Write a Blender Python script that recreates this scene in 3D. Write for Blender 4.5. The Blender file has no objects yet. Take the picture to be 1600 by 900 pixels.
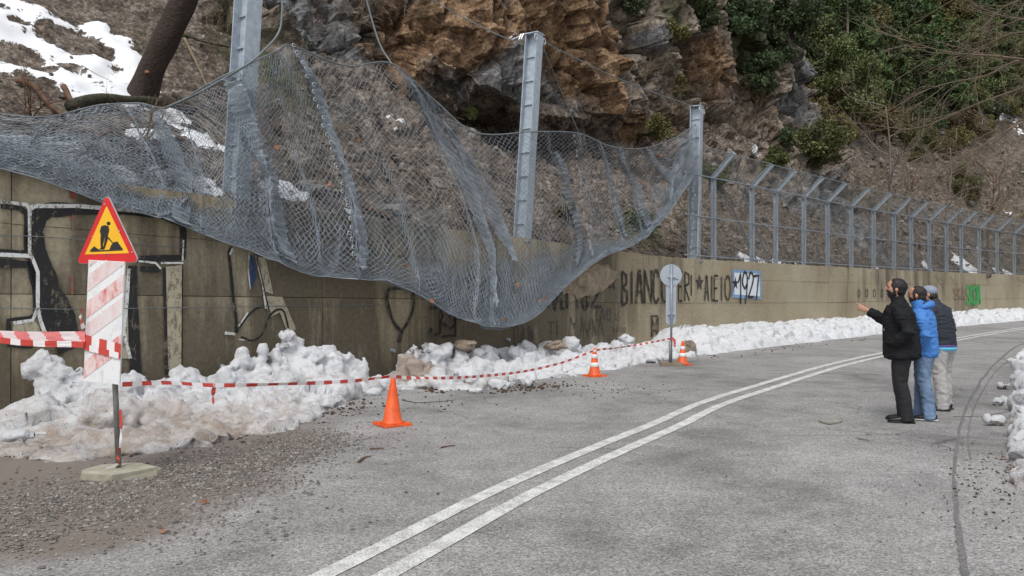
import bpy, math, random
import numpy as np
from math import radians as R
random.seed(7)
rng = np.random.default_rng(11)
S = bpy.context.scene
COL = S.collection

# ------------------------------------------------------------------ camera, sky, sun, exposure
F = 1230.0                      # focal length in photo pixels (1600 wide)
CAMZ = 1.66
cam = bpy.data.cameras.new('camera')
cam.sensor_width = 36.0
cam.lens = F / 1600 * 36
cam.clip_end = 2000
cam_o = bpy.data.objects.new('camera', cam)
cam_o.location = (0, 0, CAMZ)
cam_o.rotation_euler = (R(90 + 0.233), 0, 0)
COL.objects.link(cam_o)
S.camera = cam_o

W = bpy.data.worlds.new('World'); S.world = W; W.use_nodes = True
nt = W.node_tree
bg = nt.nodes['Background']
sky = nt.nodes.new('ShaderNodeTexSky'); sky.sky_type = 'NISHITA'; sky.sun_disc = False
SUN_EL, SUN_AZ = R(58), R(200)
sky.sun_elevation = SUN_EL; sky.sun_rotation = SUN_AZ
hs = nt.nodes.new('ShaderNodeHueSaturation'); hs.inputs['Saturation'].default_value = 0.25
nt.links.new(sky.outputs[0], hs.inputs['Color']); nt.links.new(hs.outputs[0], bg.inputs[0])
bg.inputs[1].default_value = 0.13
sl = bpy.data.lights.new('sun', 'SUN'); sl.energy = 1.5; sl.angle = R(24); sl.color = (1, .97, .92)
so = bpy.data.objects.new('sun', sl)
so.rotation_euler = (R(90) - SUN_EL, 0, R(180) - SUN_AZ)
COL.objects.link(so)
S.view_settings.view_transform = 'Standard'; S.view_settings.look = 'None'
S.view_settings.exposure = 0.55; S.view_settings.gamma = 1

# ------------------------------------------------------------------ numpy noise
_perm = np.random.default_rng(3).permutation(256); _perm = np.concatenate([_perm, _perm, _perm])
_g = np.random.default_rng(4).normal(size=(256, 3)); _g /= np.linalg.norm(_g, axis=1)[:, None]
def perlin(p):
    p = np.asarray(p, float); i = np.floor(p).astype(int); f = p - i; i &= 255
    u = f * f * f * (f * (f * 6 - 15) + 10); out = 0
    for dx in (0, 1):
        for dy in (0, 1):
            for dz in (0, 1):
                h = _perm[_perm[_perm[(i[..., 0] + dx) & 255] + ((i[..., 1] + dy) & 255)] + ((i[..., 2] + dz) & 255)]
                d = (_g[h] * (f - np.array([dx, dy, dz]))).sum(-1)
                w = (u[..., 0] if dx else 1 - u[..., 0]) * (u[..., 1] if dy else 1 - u[..., 1]) * (u[..., 2] if dz else 1 - u[..., 2])
                out = out + d * w
    return out
def fbm(p, o=4, g=.5):
    p = np.asarray(p, float); a = 1.; s = 0.
    for k in range(o):
        s = s + a * perlin(p * 2 ** k + 17.3 * k); a *= g
    return s
_cr = np.random.default_rng(5).random((256, 4))
def worley(p):
    """distance to nearest and second point, and a random value per cell"""
    p = np.asarray(p, float); i = np.floor(p).astype(int)
    d1 = np.full(p.shape[:-1], 9.); d2 = d1.copy(); v = np.zeros(p.shape[:-1])
    for dx in (-1, 0, 1):
        for dy in (-1, 0, 1):
            for dz in (-1, 0, 1):
                c = i + np.array([dx, dy, dz]); k = c & 255
                h = _perm[_perm[_perm[k[..., 0]] + k[..., 1]] + k[..., 2]]
                q = c + _cr[h, :3]; d = np.sqrt(((q - p) ** 2).sum(-1))
                m = d < d1
                d2 = np.where(m, d1, np.minimum(d2, d)); v = np.where(m, _cr[h, 3], v); d1 = np.where(m, d, d1)
    return d1, d2, v
def facet(p, step=.6, tilt=1.):
    """broken-rock relief: every cell a tilted plane of its own; also the distance to the cell border"""
    p = np.asarray(p, float); i = np.floor(p).astype(int)
    d1 = np.full(p.shape[:-1], 9.); d2 = d1.copy(); v = np.zeros(p.shape[:-1])
    for dx in (-1, 0, 1):
        for dy in (-1, 0, 1):
            for dz in (-1, 0, 1):
                c = i + np.array([dx, dy, dz]); k = c & 255
                h = _perm[_perm[_perm[k[..., 0]] + k[..., 1]] + k[..., 2]]
                o = p - (c + _cr[h, :3]); d = np.sqrt((o ** 2).sum(-1)); w = (o * _g[h]).sum(-1) * tilt + (_cr[h, 3] - .5) * step
                m = d < d1
                d2 = np.where(m, d1, np.minimum(d2, d)); v = np.where(m, w, v); d1 = np.where(m, d, d1)
    return v, d2 - d1
def sstep(a, b, x):
    t = np.clip((x - a) / (b - a), 0, 1); return t * t * (3 - 2 * t)

# ------------------------------------------------------------------ where things stand
# The retaining wall runs along a line to the right and away, then bends right.
_ds = .05
_s = np.arange(-45, 190, _ds)
_h = R(43.5) + .0028 * np.clip(_s - 14, 0, None) + .013 * np.clip(_s - 62, 0, 50)
_x = np.cumsum(np.sin(_h)) * _ds; _y = np.cumsum(np.cos(_h)) * _ds
_i0 = np.argmin(abs(_s)); _x += -2.47 - _x[_i0]; _y += 15.2 - _y[_i0]
def Wp(s, t, z=0.):
    """point s metres along the wall face, t metres behind it, at height z"""
    s = np.asarray(s, float)
    x = np.interp(s, _s, _x); y = np.interp(s, _s, _y); h = np.interp(s, _s, _h)
    return np.stack(np.broadcast_arrays(x - np.cos(h) * t, y + np.sin(h) * t, z), -1)
def wall_h(s):
    return np.interp(s, [-14, -6.2, 0, 4, 9.4, 12, 30, 60], [3.7, 3.32, 3.02, 2.88, 2.65, 2.63, 2.63, 2.7])
def Ws(px, t):
    """s of the wall-parallel line at offset t that is seen in photo column px"""
    q = Wp(_s, t); ok = q[:, 1] > 1.5
    c = np.where(ok, 800 + F * q[:, 0] / np.maximum(q[:, 1], .1), -1e6)
    return float(np.interp(px, c[ok], _s[ok]))
def at(px, py, t):
    """world point behind (t>0) or before (t<0) the wall face for a photo position"""
    p = Wp(Ws(px, t), t); z = CAMZ + (455 - py) / F * p[1]
    return np.array([p[0], p[1], z])
def sz(px, py, t=0.):
    s = Ws(px, t); p = Wp(s, t); return s, CAMZ + (455 - py) / F * p[1]
def gp(px, py):
    Y = F * CAMZ / (py - 455.); return np.array([(px - 800) / F * Y, Y, 0.])
def aty(px, py, Y):
    return np.array([(px - 800) / F * Y, Y, CAMZ + (455 - py) / F * Y])

# ------------------------------------------------------------------ mesh helpers
def mesh(name, V, Fc, mats=(), smooth=False, mi=None):
    me = bpy.data.meshes.new(name)
    V = np.asarray(V, float)
    if isinstance(Fc, np.ndarray):
        n, k = Fc.shape
        me.vertices.add(len(V)); me.vertices.foreach_set('co', V.ravel())
        me.loops.add(n * k); me.loops.foreach_set('vertex_index', Fc.astype(np.int32).ravel())
        me.polygons.add(n); me.polygons.foreach_set('loop_start', np.arange(0, n * k, k, dtype=np.int32))
        me.update(calc_edges=True)
    else:
        me.from_pydata([tuple(v) for v in V], [], [tuple(f) for f in Fc])
    if not isinstance(mats, (list, tuple)): mats = [mats]
    for m in mats: me.materials.append(m)
    if mi is not None: me.polygons.foreach_set('material_index', np.asarray(mi, np.int32))
    me.polygons.foreach_set('use_smooth', np.full(len(me.polygons), smooth))
    me.update()
    return me
def put(name, me, parent=None, label=None, cat=None, group=None, kind=None, loc=None):
    o = bpy.data.objects.new(name, me); COL.objects.link(o)
    if parent: o.parent = parent
    if label: o['label'] = label
    if cat: o['category'] = cat
    if group: o['group'] = group
    if kind: o['kind'] = kind
    if loc is not None: o.location = loc
    return o
def thing(name, label, cat, loc=(0, 0, 0), rz=0, group=None):
    o = put(name, None, None, label, cat, group); o.location = loc; o.rotation_euler = (0, 0, rz)
    o.empty_display_size = .1
    return o
def attr(me, name, val):
    a = me.attributes.new(name, 'FLOAT', 'POINT'); a.data.foreach_set('value', np.asarray(val, np.float32).ravel())
def vattr(me, name, val):
    a = me.attributes.new(name, 'FLOAT_VECTOR', 'POINT'); a.data.foreach_set('vector', np.asarray(val, np.float32).ravel())
class MB:
    def __init__(s): s.V = []; s.F = []; s.M = []; s.n = 0
    def add(s, V, Fc, m=0):
        s.V.append(np.asarray(V, float)); s.F += [tuple(int(i) + s.n for i in f) for f in Fc]; s.M += [m] * len(Fc); s.n += len(V); return s
    def box(s, c, d, rot=None, m=0, taper=1.):
        v = np.array([[x, y, z] for z in (-.5, .5) for y in (-.5, .5) for x in (-.5, .5)]) * d
        v[4:, :2] *= taper
        if rot is not None: v = v @ np.asarray(rot).T
        return s.add(v + np.asarray(c), [(0, 2, 3, 1), (4, 5, 7, 6), (0, 1, 5, 4), (2, 6, 7, 3), (0, 4, 6, 2), (1, 3, 7, 5)], m)
    def tube(s, P, r, n=6, m=0, caps=True):
        P = np.asarray(P, float); r = np.broadcast_to(np.asarray(r, float), (len(P),))
        T = np.gradient(P, axis=0); T /= np.linalg.norm(T, axis=1)[:, None] + 1e-9
        ref = np.array([0, 0, 1.]) if abs(T[:, 2]).mean() < .8 else np.array([1., 0, 0])
        A = np.cross(T, ref); A /= np.linalg.norm(A, axis=1)[:, None] + 1e-9; B = np.cross(T, A)
        an = np.arange(n) * 2 * math.pi / n
        V = P[:, None] + r[:, None, None] * (np.cos(an)[None, :, None] * A[:, None] + np.sin(an)[None, :, None] * B[:, None])
        Fc = []
        for i in range(len(P) - 1):
            for j in range(n):
                k = (j + 1) % n; Fc.append((i * n + j, i * n + k, (i + 1) * n + k, (i + 1) * n + j))
        if caps: Fc += [tuple(range(n - 1, -1, -1)), tuple(range((len(P) - 1) * n, len(P) * n))]
        return s.add(V.reshape(-1, 3), Fc, m)
    def lathe(s, prof, n=24, m=0, c=(0, 0, 0)):
        an = np.arange(n) * 2 * math.pi / n
        V = np.array([[r * math.cos(a), r * math.sin(a), z] for r, z in prof for a in an]) + np.asarray(c)
        Fc = []
        for i in range(len(prof) - 1):
            for j in range(n):
                k = (j + 1) % n; Fc.append((i * n + j, i * n + k, (i + 1) * n + k, (i + 1) * n + j))
        Fc += [tuple(range(n - 1, -1, -1)), tuple(range((len(prof) - 1) * n, len(prof) * n))]
        return s.add(V, Fc, m)
    def prism(s, poly, y0, y1, m=0):
        """outline in x,z pushed from y0 to y1"""
        n = len(poly); V = [(x, y0, z) for x, z in poly] + [(x, y1, z) for x, z in poly]
        Fc = [tuple(range(n)), tuple(range(2 * n - 1, n - 1, -1))] + [((i + 1) % n, i, n + i, n + (i + 1) % n) for i in range(n)]
        return s.add(V, Fc, m)
    def me(s, name, mats, smooth=False):
        return mesh(name, np.concatenate(s.V), s.F, mats, smooth, s.M)
def spline(P, n):
    """Catmull-Rom through P, n samples"""
    P = np.asarray(P, float); Q = np.vstack([2 * P[0] - P[1], P, 2 * P[-1] - P[-2]])
    u = np.linspace(0, len(P) - 1 - 1e-9, n); i = u.astype(int); f = (u - i)[:, None]
    a, b, c, d = Q[i], Q[i + 1], Q[i + 2], Q[i + 3]
    return .5 * (2 * b + (c - a) * f + (2 * a - 5 * b + 4 * c - d) * f ** 2 + (3 * b - a - 3 * c + d) * f ** 3)
def evaluated(me, mods):
    """mesh after modifiers"""
    o = bpy.data.objects.new('working_shape', me); COL.objects.link(o)
    for ty, kw in mods:
        m = o.modifiers.new(ty, ty)
        for k, v in kw.items(): setattr(m, k, v)
    dg = bpy.context.evaluated_depsgraph_get()
    r = bpy.data.meshes.new_from_object(o.evaluated_get(dg))
    bpy.data.objects.remove(o); return r
def verts(me):
    v = np.zeros(len(me.vertices) * 3); me.vertices.foreach_get('co', v); return v.reshape(-1, 3)
def norms(me):
    v = np.zeros(len(me.vertices) * 3); me.vertices.foreach_get('normal', v); return v.reshape(-1, 3)
def setverts(me, v):
    me.vertices.foreach_set('co', np.asarray(v, float).ravel()); me.update()
def ico(sub=2):
    import bmesh
    b = bmesh.new(); bmesh.ops.create_icosphere(b, subdivisions=sub, radius=1)
    V = np.array([v.co[:] for v in b.verts]); Fc = [[v.index for v in f.verts] for f in b.faces]; b.free()
    return V, Fc
ICO1, ICO2, ICO3 = ico(1), ico(2), ico(3)

# ------------------------------------------------------------------ materials
def mat(name, col, rough=.7, metal=0., spec=.5):
    m = bpy.data.materials.new(name); m.use_nodes = True
    b = m.node_tree.nodes['Principled BSDF']
    b.inputs['Base Color'].default_value = (*col, 1); b.inputs['Roughness'].default_value = rough
    b.inputs['Metallic'].default_value = metal; b.inputs['Specular IOR Level'].default_value = spec
    return m
class NG:
    def __init__(s, m): s.m = m; s.t = m.node_tree; s.b = s.t.nodes['Principled BSDF']; s.co = None
    def N(s, ty, **kw):
        n = s.t.nodes.new(ty)
        for k, v in kw.items(): setattr(n, k, v)
        return n
    def L(s, a, b): s.t.links.new(a, b)
    def obj(s):
        if s.co is None: s.co = s.N('ShaderNodeTexCoord').outputs['Object']
        return s.co
    def geo(s): return s.N('ShaderNodeNewGeometry').outputs['Position']
    def map(s, v, sc):
        n = s.N('ShaderNodeMapping'); s.L(v, n.inputs[0]); n.inputs['Scale'].default_value = sc; return n.outputs[0]
    def noise(s, v, sc, det=4, rough=.55, dist=0.):
        n = s.N('ShaderNodeTexNoise'); s.L(v, n.inputs['Vector']); n.inputs['Scale'].default_value = sc
        n.inputs['Detail'].default_value = det; n.inputs['Roughness'].default_value = rough; n.inputs['Distortion'].default_value = dist
        return n.outputs['Fac']
    def voro(s, v, sc, feat='F1', out='Distance'):
        n = s.N('ShaderNodeTexVoronoi', feature=feat); s.L(v, n.inputs['Vector']); n.inputs['Scale'].default_value = sc; return n.outputs[out]
    def ramp(s, f, stops):
        n = s.N('ShaderNodeValToRGB'); s.L(f, n.inputs[0]); e = n.color_ramp.elements
        while len(e) < len(stops): e.new(.5)
        for k, (p, c) in enumerate(stops):
            e[k].position = p; e[k].color = (*c, 1) if hasattr(c, '__len__') else (c, c, c, 1)
        return n.outputs[0]
    def mix(s, f, a, b, mode='MIX'):
        n = s.N('ShaderNodeMix', data_type='RGBA', blend_type=mode)
        for v, k in ((f, 0), (a, 6), (b, 7)):
            if hasattr(v, 'links') or hasattr(v, 'is_linked'): s.L(v, n.inputs[k])
            elif k == 0: n.inputs[0].default_value = v
            else: n.inputs[k].default_value = (*v, 1) if hasattr(v, '__len__') else (v, v, v, 1)
        return n.outputs[2]
    def math(s, op, a, b=0., clamp=False):
        n = s.N('ShaderNodeMath', operation=op); n.use_clamp = clamp
        for v, k in ((a, 0), (b, 1)):
            if hasattr(v, 'is_linked'): s.L(v, n.inputs[k])
            else: n.inputs[k].default_value = v
        return n.outputs[0]
    def attr(s, name, out='Fac'):
        n = s.N('ShaderNodeAttribute'); n.attribute_name = name; return n.outputs[out]
    def rand(s): return s.N('ShaderNodeObjectInfo').outputs['Random']
    def island(s): return s.N('ShaderNodeNewGeometry').outputs['Random Per Island']
    def col(s, c): s.L(c, s.b.inputs['Base Color'])
    def rough(s, c): s.L(c, s.b.inputs['Roughness'])
    def bump(s, h, st=.5, d=.02):
        n = s.N('ShaderNodeBump'); n.inputs['Strength'].default_value = st; n.inputs['Distance'].default_value = d
        s.L(h, n.inputs['Height']); s.L(n.outputs[0], s.b.inputs['Normal'])

M = {}
def simple(name, col, var=.25, sc=8., rough=.7, metal=0., bump=0., bsc=40., bd=.01, spec=.5):
    m = mat(name, col, rough, metal, spec); g = NG(m)
    f = g.noise(g.obj(), sc, 5)
    c = np.array(col)
    g.col(g.ramp(f, [(.25, tuple(c * (1 - var))), (.75, tuple(np.minimum(c * (1 + var), .95)))]))
    if bump: g.bump(g.noise(g.obj(), bsc, 4), bump, bd)
    M[name] = m; return m
simple('galvanised', (.42, .475, .53), .22, 9, .48, .25, .15, 60)
simple('galvanised_dark', (.25, .29, .33), .25, 9, .5, .35)
simple('net_wire', (.25, .285, .32), .35, 3, .5, .25)
simple('fence_wire', (.16, .17, .17), .3, 3, .6, .2)
simple('cable', (.17, .19, .2), .25, 4, .55, .3)
simple('ring_metal', (.62, .64, .66), .1, 5, .35, .4)
simple('bark_dark', (.030, .018, .012), .5, 14, .9, 0, 1., 22, .04)
simple('bark_moss', (.05, .045, .025), .6, 9, .95, 0, 1., 20, .05)
simple('bark_grey', (.17, .14, .11), .35, 8, .9, 0, .4, 30)
simple('wood_brown', (.12, .062, .036), .4, 7, .85, 0, .6, 30, .02)
simple('twig_tan', (.2, .15, .095), .35, 5, .9)
simple('twig_dark', (.135, .10, .068), .35, 5, .9)
simple('cut_wood', (.22, .10, .05), .3, 12, .8)
simple('steel_pole', (.21, .21, .20), .4, 12, .6, .3, .2, 40)
simple('slab_concrete', (.33, .31, .24), .25, 9, .9, 0, .5, 50)
simple('plank', (.22, .17, .12), .3, 9, .9, 0, .4, 40)
simple('cone_orange', (.74, .10, .016), .32, 7, .55)
simple('cone_white', (.78, .78, .76), .08, 8, .5)
simple('sign_red', (.62, .012, .014), .12, 6, .4)
simple('sign_yellow', (.88, .47, .01), .08, 6, .4)
simple('sign_black', (.012, .012, .012), .2, 6, .5)
simple('sign_back', (.36, .40, .45), .12, 5, .45, .1)
simple('rim_grey', (.5, .5, .5), .1, 5, .5)
simple('tape_red', (.55, .06, .045), .15, 8, .4)
simple('tape_pink', (.72, .2, .2), .15, 8, .4)
simple('tape_pale', (.74, .64, .64), .06, 8, .4)
simple('tape_white', (.82, .78, .77), .06, 8, .4)
simple('dry_leaf', (.24, .085, .032), .5, 2, .8)
simple('litter', (.07, .042, .026), .5, 3, .95)
simple('skin', (.50, .27, .185), .1, 12, .5)
simple('hair_black', (.010, .008, .008), .3, 40, .6, 0, .6, 120, .004)
simple('hair_brown', (.018, .012, .009), .3, 40, .6, 0, .6, 120, .004)
simple('eye_dark', (.02, .014, .01), .1, 9, .2)
simple('jacket_black', (.011, .0115, .014), .4, 6, .85, 0, .4, 26, .012, .25)
simple('jacket_navy', (.017, .022, .034), .3, 6, .7, 0, .3, 22, .012)
simple('jacket_blue', (.055, .20, .54), .2, 5, .75, 0, .35, 20, .012)
simple('blue_dark', (.012, .02, .045), .2, 5, .6)
simple('cloth_white', (.75, .77, .8), .06, 9, .7)
simple('cloth_cyan', (.12, .5, .75), .06, 9, .7)
simple('cloth_purple', (.12, .07, .25), .06, 9, .7)
simple('trouser_black', (.011, .011, .013), .3, 7, .8, 0, .3, 16, .012)
simple('denim', (.15, .225, .35), .5, 4, .85, 0, .3, 18, .012)
simple('trouser_grey', (.40, .39, .375), .12, 7, .85, 0, .3, 16, .012)
simple('shoe_black', (.010, .010, .011), .2, 9, .45)
simple('shoe_sole', (.55, .55, .53), .1, 9, .6)
simple('cap_cloth', (.27, .30, .37), .25, 50, .9)
simple('stone', (.26, .24, .215), .3, 7, .92, 0, .5, 30, .02)
simple('boulder', (.24, .19, .145), .4, 6, .92, 0, .7, 24, .03)

def snow_mat():
    m = mat('snow', (.84, .85, .87), .75); g = NG(m)
    d = g.attr('dirt'); p = g.geo()
    n = g.noise(p, 2.6, 6, .65, .6); n2 = g.noise(p, 9, 5, .7)
    k = g.math('ADD', g.math('MULTIPLY', n, .75), g.math('MULTIPLY', n2, .5))
    f = g.math('ADD', g.math('MULTIPLY', g.math('SUBTRACT', k, .70), 1.7), g.math('MULTIPLY', d, .68))
    brown = g.mix(g.noise(p, 6, 4), (.52, .44, .38), (.26, .195, .15))
    c = g.mix(g.ramp(f, [(.02, 0), (.6, 1)]), g.mix(g.noise(p, 1.3, 5, .65), (.79, .80, .82), (.60, .60, .61)), brown)
    sp = g.ramp(g.noise(p, 30, 4, .6), [(.655, 0), (.70, 1)])
    spm = g.math('MULTIPLY', sp, g.math('ADD', g.math('MULTIPLY', d, 1.4), .38, True), True)
    g.col(g.mix(spm, c, (.07, .045, .03)))
    g.bump(g.math('ADD', g.noise(p, 14, 6, .72), g.math('MULTIPLY', g.noise(p, 70, 3, .7), .4)), .9, .05)
    m.node_tree.nodes['Principled BSDF'].inputs['Subsurface Weight'].default_value = 0
    M['snow'] = m
snow_mat()

def wall_mat():
    m = mat('concrete', (.3, .27, .2), .9); g = NG(m)
    q = g.attr('wallpos', 'Vector')       # (s, z, 0)
    big = g.noise(g.map(q, (.28, .22, 1)), 1., 4, .6)
    strk = g.noise(g.map(q, (1.15, .16, 1)), 1., 5, .6, .25)
    strk2 = g.noise(g.map(q, (4.2, .5, 1)), 1., 5, .65, .3)
    fine = g.noise(g.map(q, (16, 13, 1)), 1., 5, .7)
    board = g.noise(g.map(q, (9, .05, 1)), 1., 1, .4)
    c = g.ramp(big, [(.3, (.235, .19, .122)), (.52, (.33, .28, .19)), (.72, (.41, .36, .265))])
    sn = g.attr('grime')
    dk = g.math('ADD', g.math('MULTIPLY', strk, .75), g.math('MULTIPLY', strk2, .35))
    dkf = g.ramp(g.math('ADD', dk, g.math('MULTIPLY', g.math('SUBTRACT', sn, .5), .36)), [(.50, 0), (.66, 1)])
    c = g.mix(g.math('MULTIPLY', dkf, .82), c, (.075, .060, .040))
    lt = g.ramp(strk2, [(.60, 0), (.75, 1)])
    c = g.mix(g.math('MULTIPLY', lt, .5), c, (.42, .39, .31))
    ms = g.ramp(g.noise(g.map(q, (1.4, 1.1, 1)), 1., 6, .7), [(.54, 0), (.68, 1)]); c = g.mix(g.math('MULTIPLY', ms, .15), c, (.085, .085, .035))
    c = g.mix(.5, c, g.ramp(fine, [(.3, .25), (.7, .75)]), 'OVERLAY')
    pits = g.ramp(g.voro(g.map(q, (5.5, 5.5, 1)), 1.), [(.05, 1), (.085, 0)])
    pits = g.math('MULTIPLY', pits, g.ramp(g.noise(g.map(q, (2.3, 2.9, 1)), 1., 2), [(.5, 0), (.6, 1)]))
    c = g.mix(g.math('MULTIPLY', pits, .8), c, (.05, .04, .03))
    g.col(c)
    h = g.math('ADD', g.math('MULTIPLY', fine, .5), g.math('MULTIPLY', board, .5))
    g.bump(g.math('SUBTRACT', h, g.math('MULTIPLY', pits, .6)), .6, .012)
    M['concrete'] = m
wall_mat()

def paint(name, col, wear=.5, rough=.75):
    """paint on old concrete: worn through to the wall in places"""
    m = mat(name, col, rough); g = NG(m); p = g.geo()
    n = g.math('ADD', g.math('MULTIPLY', g.noise(g.map(p, (1, 1, .45)), 11, 6, .7), .7), g.math('MULTIPLY', g.noise(p, 40, 3, .6), .3))
    f = g.ramp(n, [(wear - .03, 1), (wear + .05, 0)])
    g.col(g.mix(f, col, (.17, .145, .10)))
    M[name] = m; return m
paint('paint_black', (.012, .012, .013), .40)
paint('paint_black_worn', (.014, .013, .013), .43)
paint('paint_thin', (.05, .045, .04), .44)
paint('paint_white', (.66, .67, .66), .45)
paint('paint_cream', (.40, .36, .26), .45)
paint('paint_blue', (.20, .34, .56), .45)
paint('paint_pale', (.68, .72, .76), .39)
paint('paint_navy', (.02, .045, .11), .40)
paint('paint_green', (.035, .32, .075), .42)
paint('paint_orange', (.45, .19, .12), .53)
paint('paint_redline', (.33, .04, .03), .5)

def asphalt_mat():
    m = mat('asphalt', (.2, .2, .2), .6); g = NG(m); p = g.geo()
    dirt = g.attr('dirt'); wet = g.attr('wet')
    fine = g.noise(p, 30, 5, .8)
    grain = g.voro(p, 82, 'F1', 'Color'); sep = g.N('ShaderNodeSeparateColor'); g.L(grain, sep.inputs[0])
    big = g.noise(p, .42, 5, .6, .5); mid = g.noise(p, 2.6, 5, .65)
    k = g.math('ADD', g.math('MULTIPLY', big, .6), g.math('MULTIPLY', mid, .4))
    c = g.ramp(k, [(.36, (.165, .158, .152)), (.48, (.25, .241, .233)), (.62, (.325, .315, .306))])
    c = g.mix(.7, c, g.ramp(sep.outputs[0], [(.0, .14), (.2, .38), (.6, .55), (1., .9)]), 'OVERLAY')
    c = g.mix(.5, c, g.ramp(fine, [(.3, .2), (.7, .8)]), 'OVERLAY')
    dn = g.noise(p, 1.5, 6, .7)
    f = g.ramp(g.math('ADD', g.math('SUBTRACT', dn, .5), dirt), [(.25, 0), (.75, 1)])
    dc = g.mix(g.noise(p, 22, 4, .7), (.10, .078, .062), (.24, .195, .165))
    c = g.mix(g.math('MULTIPLY', f, .85), c, dc)
    wn = g.noise(g.map(p, (1, 1, 1)), 1.1, 5, .65)
    wf = g.ramp(g.math('ADD', g.math('MULTIPLY', g.math('SUBTRACT', wn, .5), 1.6), wet), [(.12, 0), (.6, 1)])
    c = g.mix(g.math('MULTIPLY', wf, .55), c, (.11, .105, .10))
    crack = g.ramp(g.voro(g.mix(.28, p, g.N('ShaderNodeTexNoise').outputs['Color'], 'ADD'), .75, 'DISTANCE_TO_EDGE'), [(.004, 1), (.012, 0)])
    cm = g.ramp(g.noise(p, .35, 3), [(.52, 0), (.62, 1)])
    c = g.mix(g.math('MULTIPLY', g.math('MULTIPLY', crack, cm), .6), c, (.04, .038, .036))
    g.col(c)
    g.rough(g.math('SUBTRACT', .72, g.math('MULTIPLY', wf, .3)))
    g.bump(g.math('ADD', g.math('MULTIPLY', sep.outputs[1], .6), fine), .5, .006)
    M['asphalt'] = m
    m = mat('road_paint', (.7, .7, .68), .6); g = NG(m); p = g.geo()
    n = g.math('ADD', g.math('MULTIPLY', g.noise(p, 5, 6, .75), .5), g.math('MULTIPLY', g.noise(p, 70, 3, .7), .5))
    f = g.ramp(n, [(.42, 1), (.56, 0)])
    edge = g.math('MULTIPLY', g.ramp(g.voro(p, 95), [(.3, 0), (.8, 1)]), .25)
    c = g.mix(g.math('ADD', g.math('MULTIPLY', f, .8), edge, True), (.78, .78, .76), (.32, .31, .30))
    g.col(c); g.bump(g.noise(p, 90, 2), .4, .004); M['road_paint'] = m
    m = mat('tar', (.035, .034, .033), .7); g = NG(m); p = g.geo()
    g.col(g.ramp(g.noise(p, 40, 4, .7), [(.3, (.07, .068, .066)), (.7, (.25, .245, .24))])); g.bump(g.noise(p, 80, 3), .5, .006); M['tar'] = m
asphalt_mat()

def rock_mat():
    m = mat('rock', (.2, .17, .14), .92); g = NG(m); p = g.geo()
    n1 = g.noise(p, .55, 6, .65, .8); n2 = g.noise(p, 2.2, 7, .72, .4); n3 = g.noise(p, 11, 5, .7)
    base = g.ramp(n2, [(.3, (.020, .014, .010)), (.43, (.095, .072, .055)), (.54, (.19, .155, .122)), (.7, (.33, .285, .235))])
    grey = g.ramp(n2, [(.32, (.040, .038, .037)), (.48, (.12, .117, .115)), (.6, (.20, .198, .198)), (.76, (.34, .34, .34))])
    orange = g.ramp(n2, [(.30, (.030, .014, .008)), (.42, (.105, .058, .030)), (.54, (.235, .145, .078)), (.66, (.36, .255, .16)), (.80, (.47, .39, .29))])
    soil = g.ramp(g.math('ADD', g.math('MULTIPLY', n2, .6), g.math('MULTIPLY', n3, .4)), [(.36, (.022, .017, .013)), (.46, (.078, .058, .043)), (.54, (.145, .115, .090)), (.65, (.28, .245, .21))])
    moss = g.ramp(n2, [(.3, (.018, .022, .010)), (.6, (.065, .068, .026)), (.8, (.12, .105, .05))])
    def m_(name, lo=.35, hi=.65):
        return g.ramp(g.math('ADD', g.attr(name), g.math('MULTIPLY', g.math('SUBTRACT', n1, .5), 1.5)), [(lo, 0), (hi, 1)])
    c = g.mix(m_('grey'), base, grey)
    c = g.mix(m_('orange'), c, orange)
    c = g.mix(m_('soil'), c, soil)
    c = g.mix(m_('moss'), c, moss)
    c = g.mix(.75, c, g.ramp(n3, [(.30, .08), (.70, .92)]), 'OVERLAY')
    c = g.mix(.6, c, g.ramp(g.noise(p, 34, 4, .7), [(.32, .1), (.68, .9)]), 'OVERLAY')
    sn = g.math('ADD', g.attr('snow'), g.math('MULTIPLY', g.math('SUBTRACT', g.noise(p, 2.2, 8, .72, .5), .5), 1.35))
    sf = g.ramp(sn, [(.49, 0), (.52, 1)])
    c = g.mix(sf, c, (.80, .81, .83))
    g.col(c)
    h = g.math('ADD', n2, g.math('MULTIPLY', n3, .45))
    h = g.math('ADD', g.math('MULTIPLY', h, g.math('SUBTRACT', 1., sf)), g.math('MULTIPLY', sf, .6))
    g.bump(h, .75, .09)
    M['rock'] = m
rock_mat()

def leaf_mat(name, a, b):
    m = mat(name, a, .6, 0, .3); g = NG(m)
    i = g.island(); r = g.rand()
    c = g.mix(i, a, b)
    hsn = g.N('ShaderNodeHueSaturation'); g.L(c, hsn.inputs['Color'])
    g.L(g.math('ADD', .47, g.math('MULTIPLY', r, .05)), hsn.inputs['Hue'])
    g.L(g.math('ADD', .75, g.math('MULTIPLY', r, .5)), hsn.inputs['Value'])
    g.col(hsn.outputs[0])
    M[name] = m
leaf_mat('leaf_dark', (.024, .042, .017), (.080, .105, .042))
leaf_mat('leaf_mid', (.048, .068, .022), (.16, .175, .06))
leaf_mat('leaf_olive', (.075, .078, .025), (.20, .18, .065))
leaf_mat('leaf_brown', (.06, .042, .02), (.15, .105, .055))
leaf_mat('leaf_pine', (.04, .068, .024), (.115, .16, .055))

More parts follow.
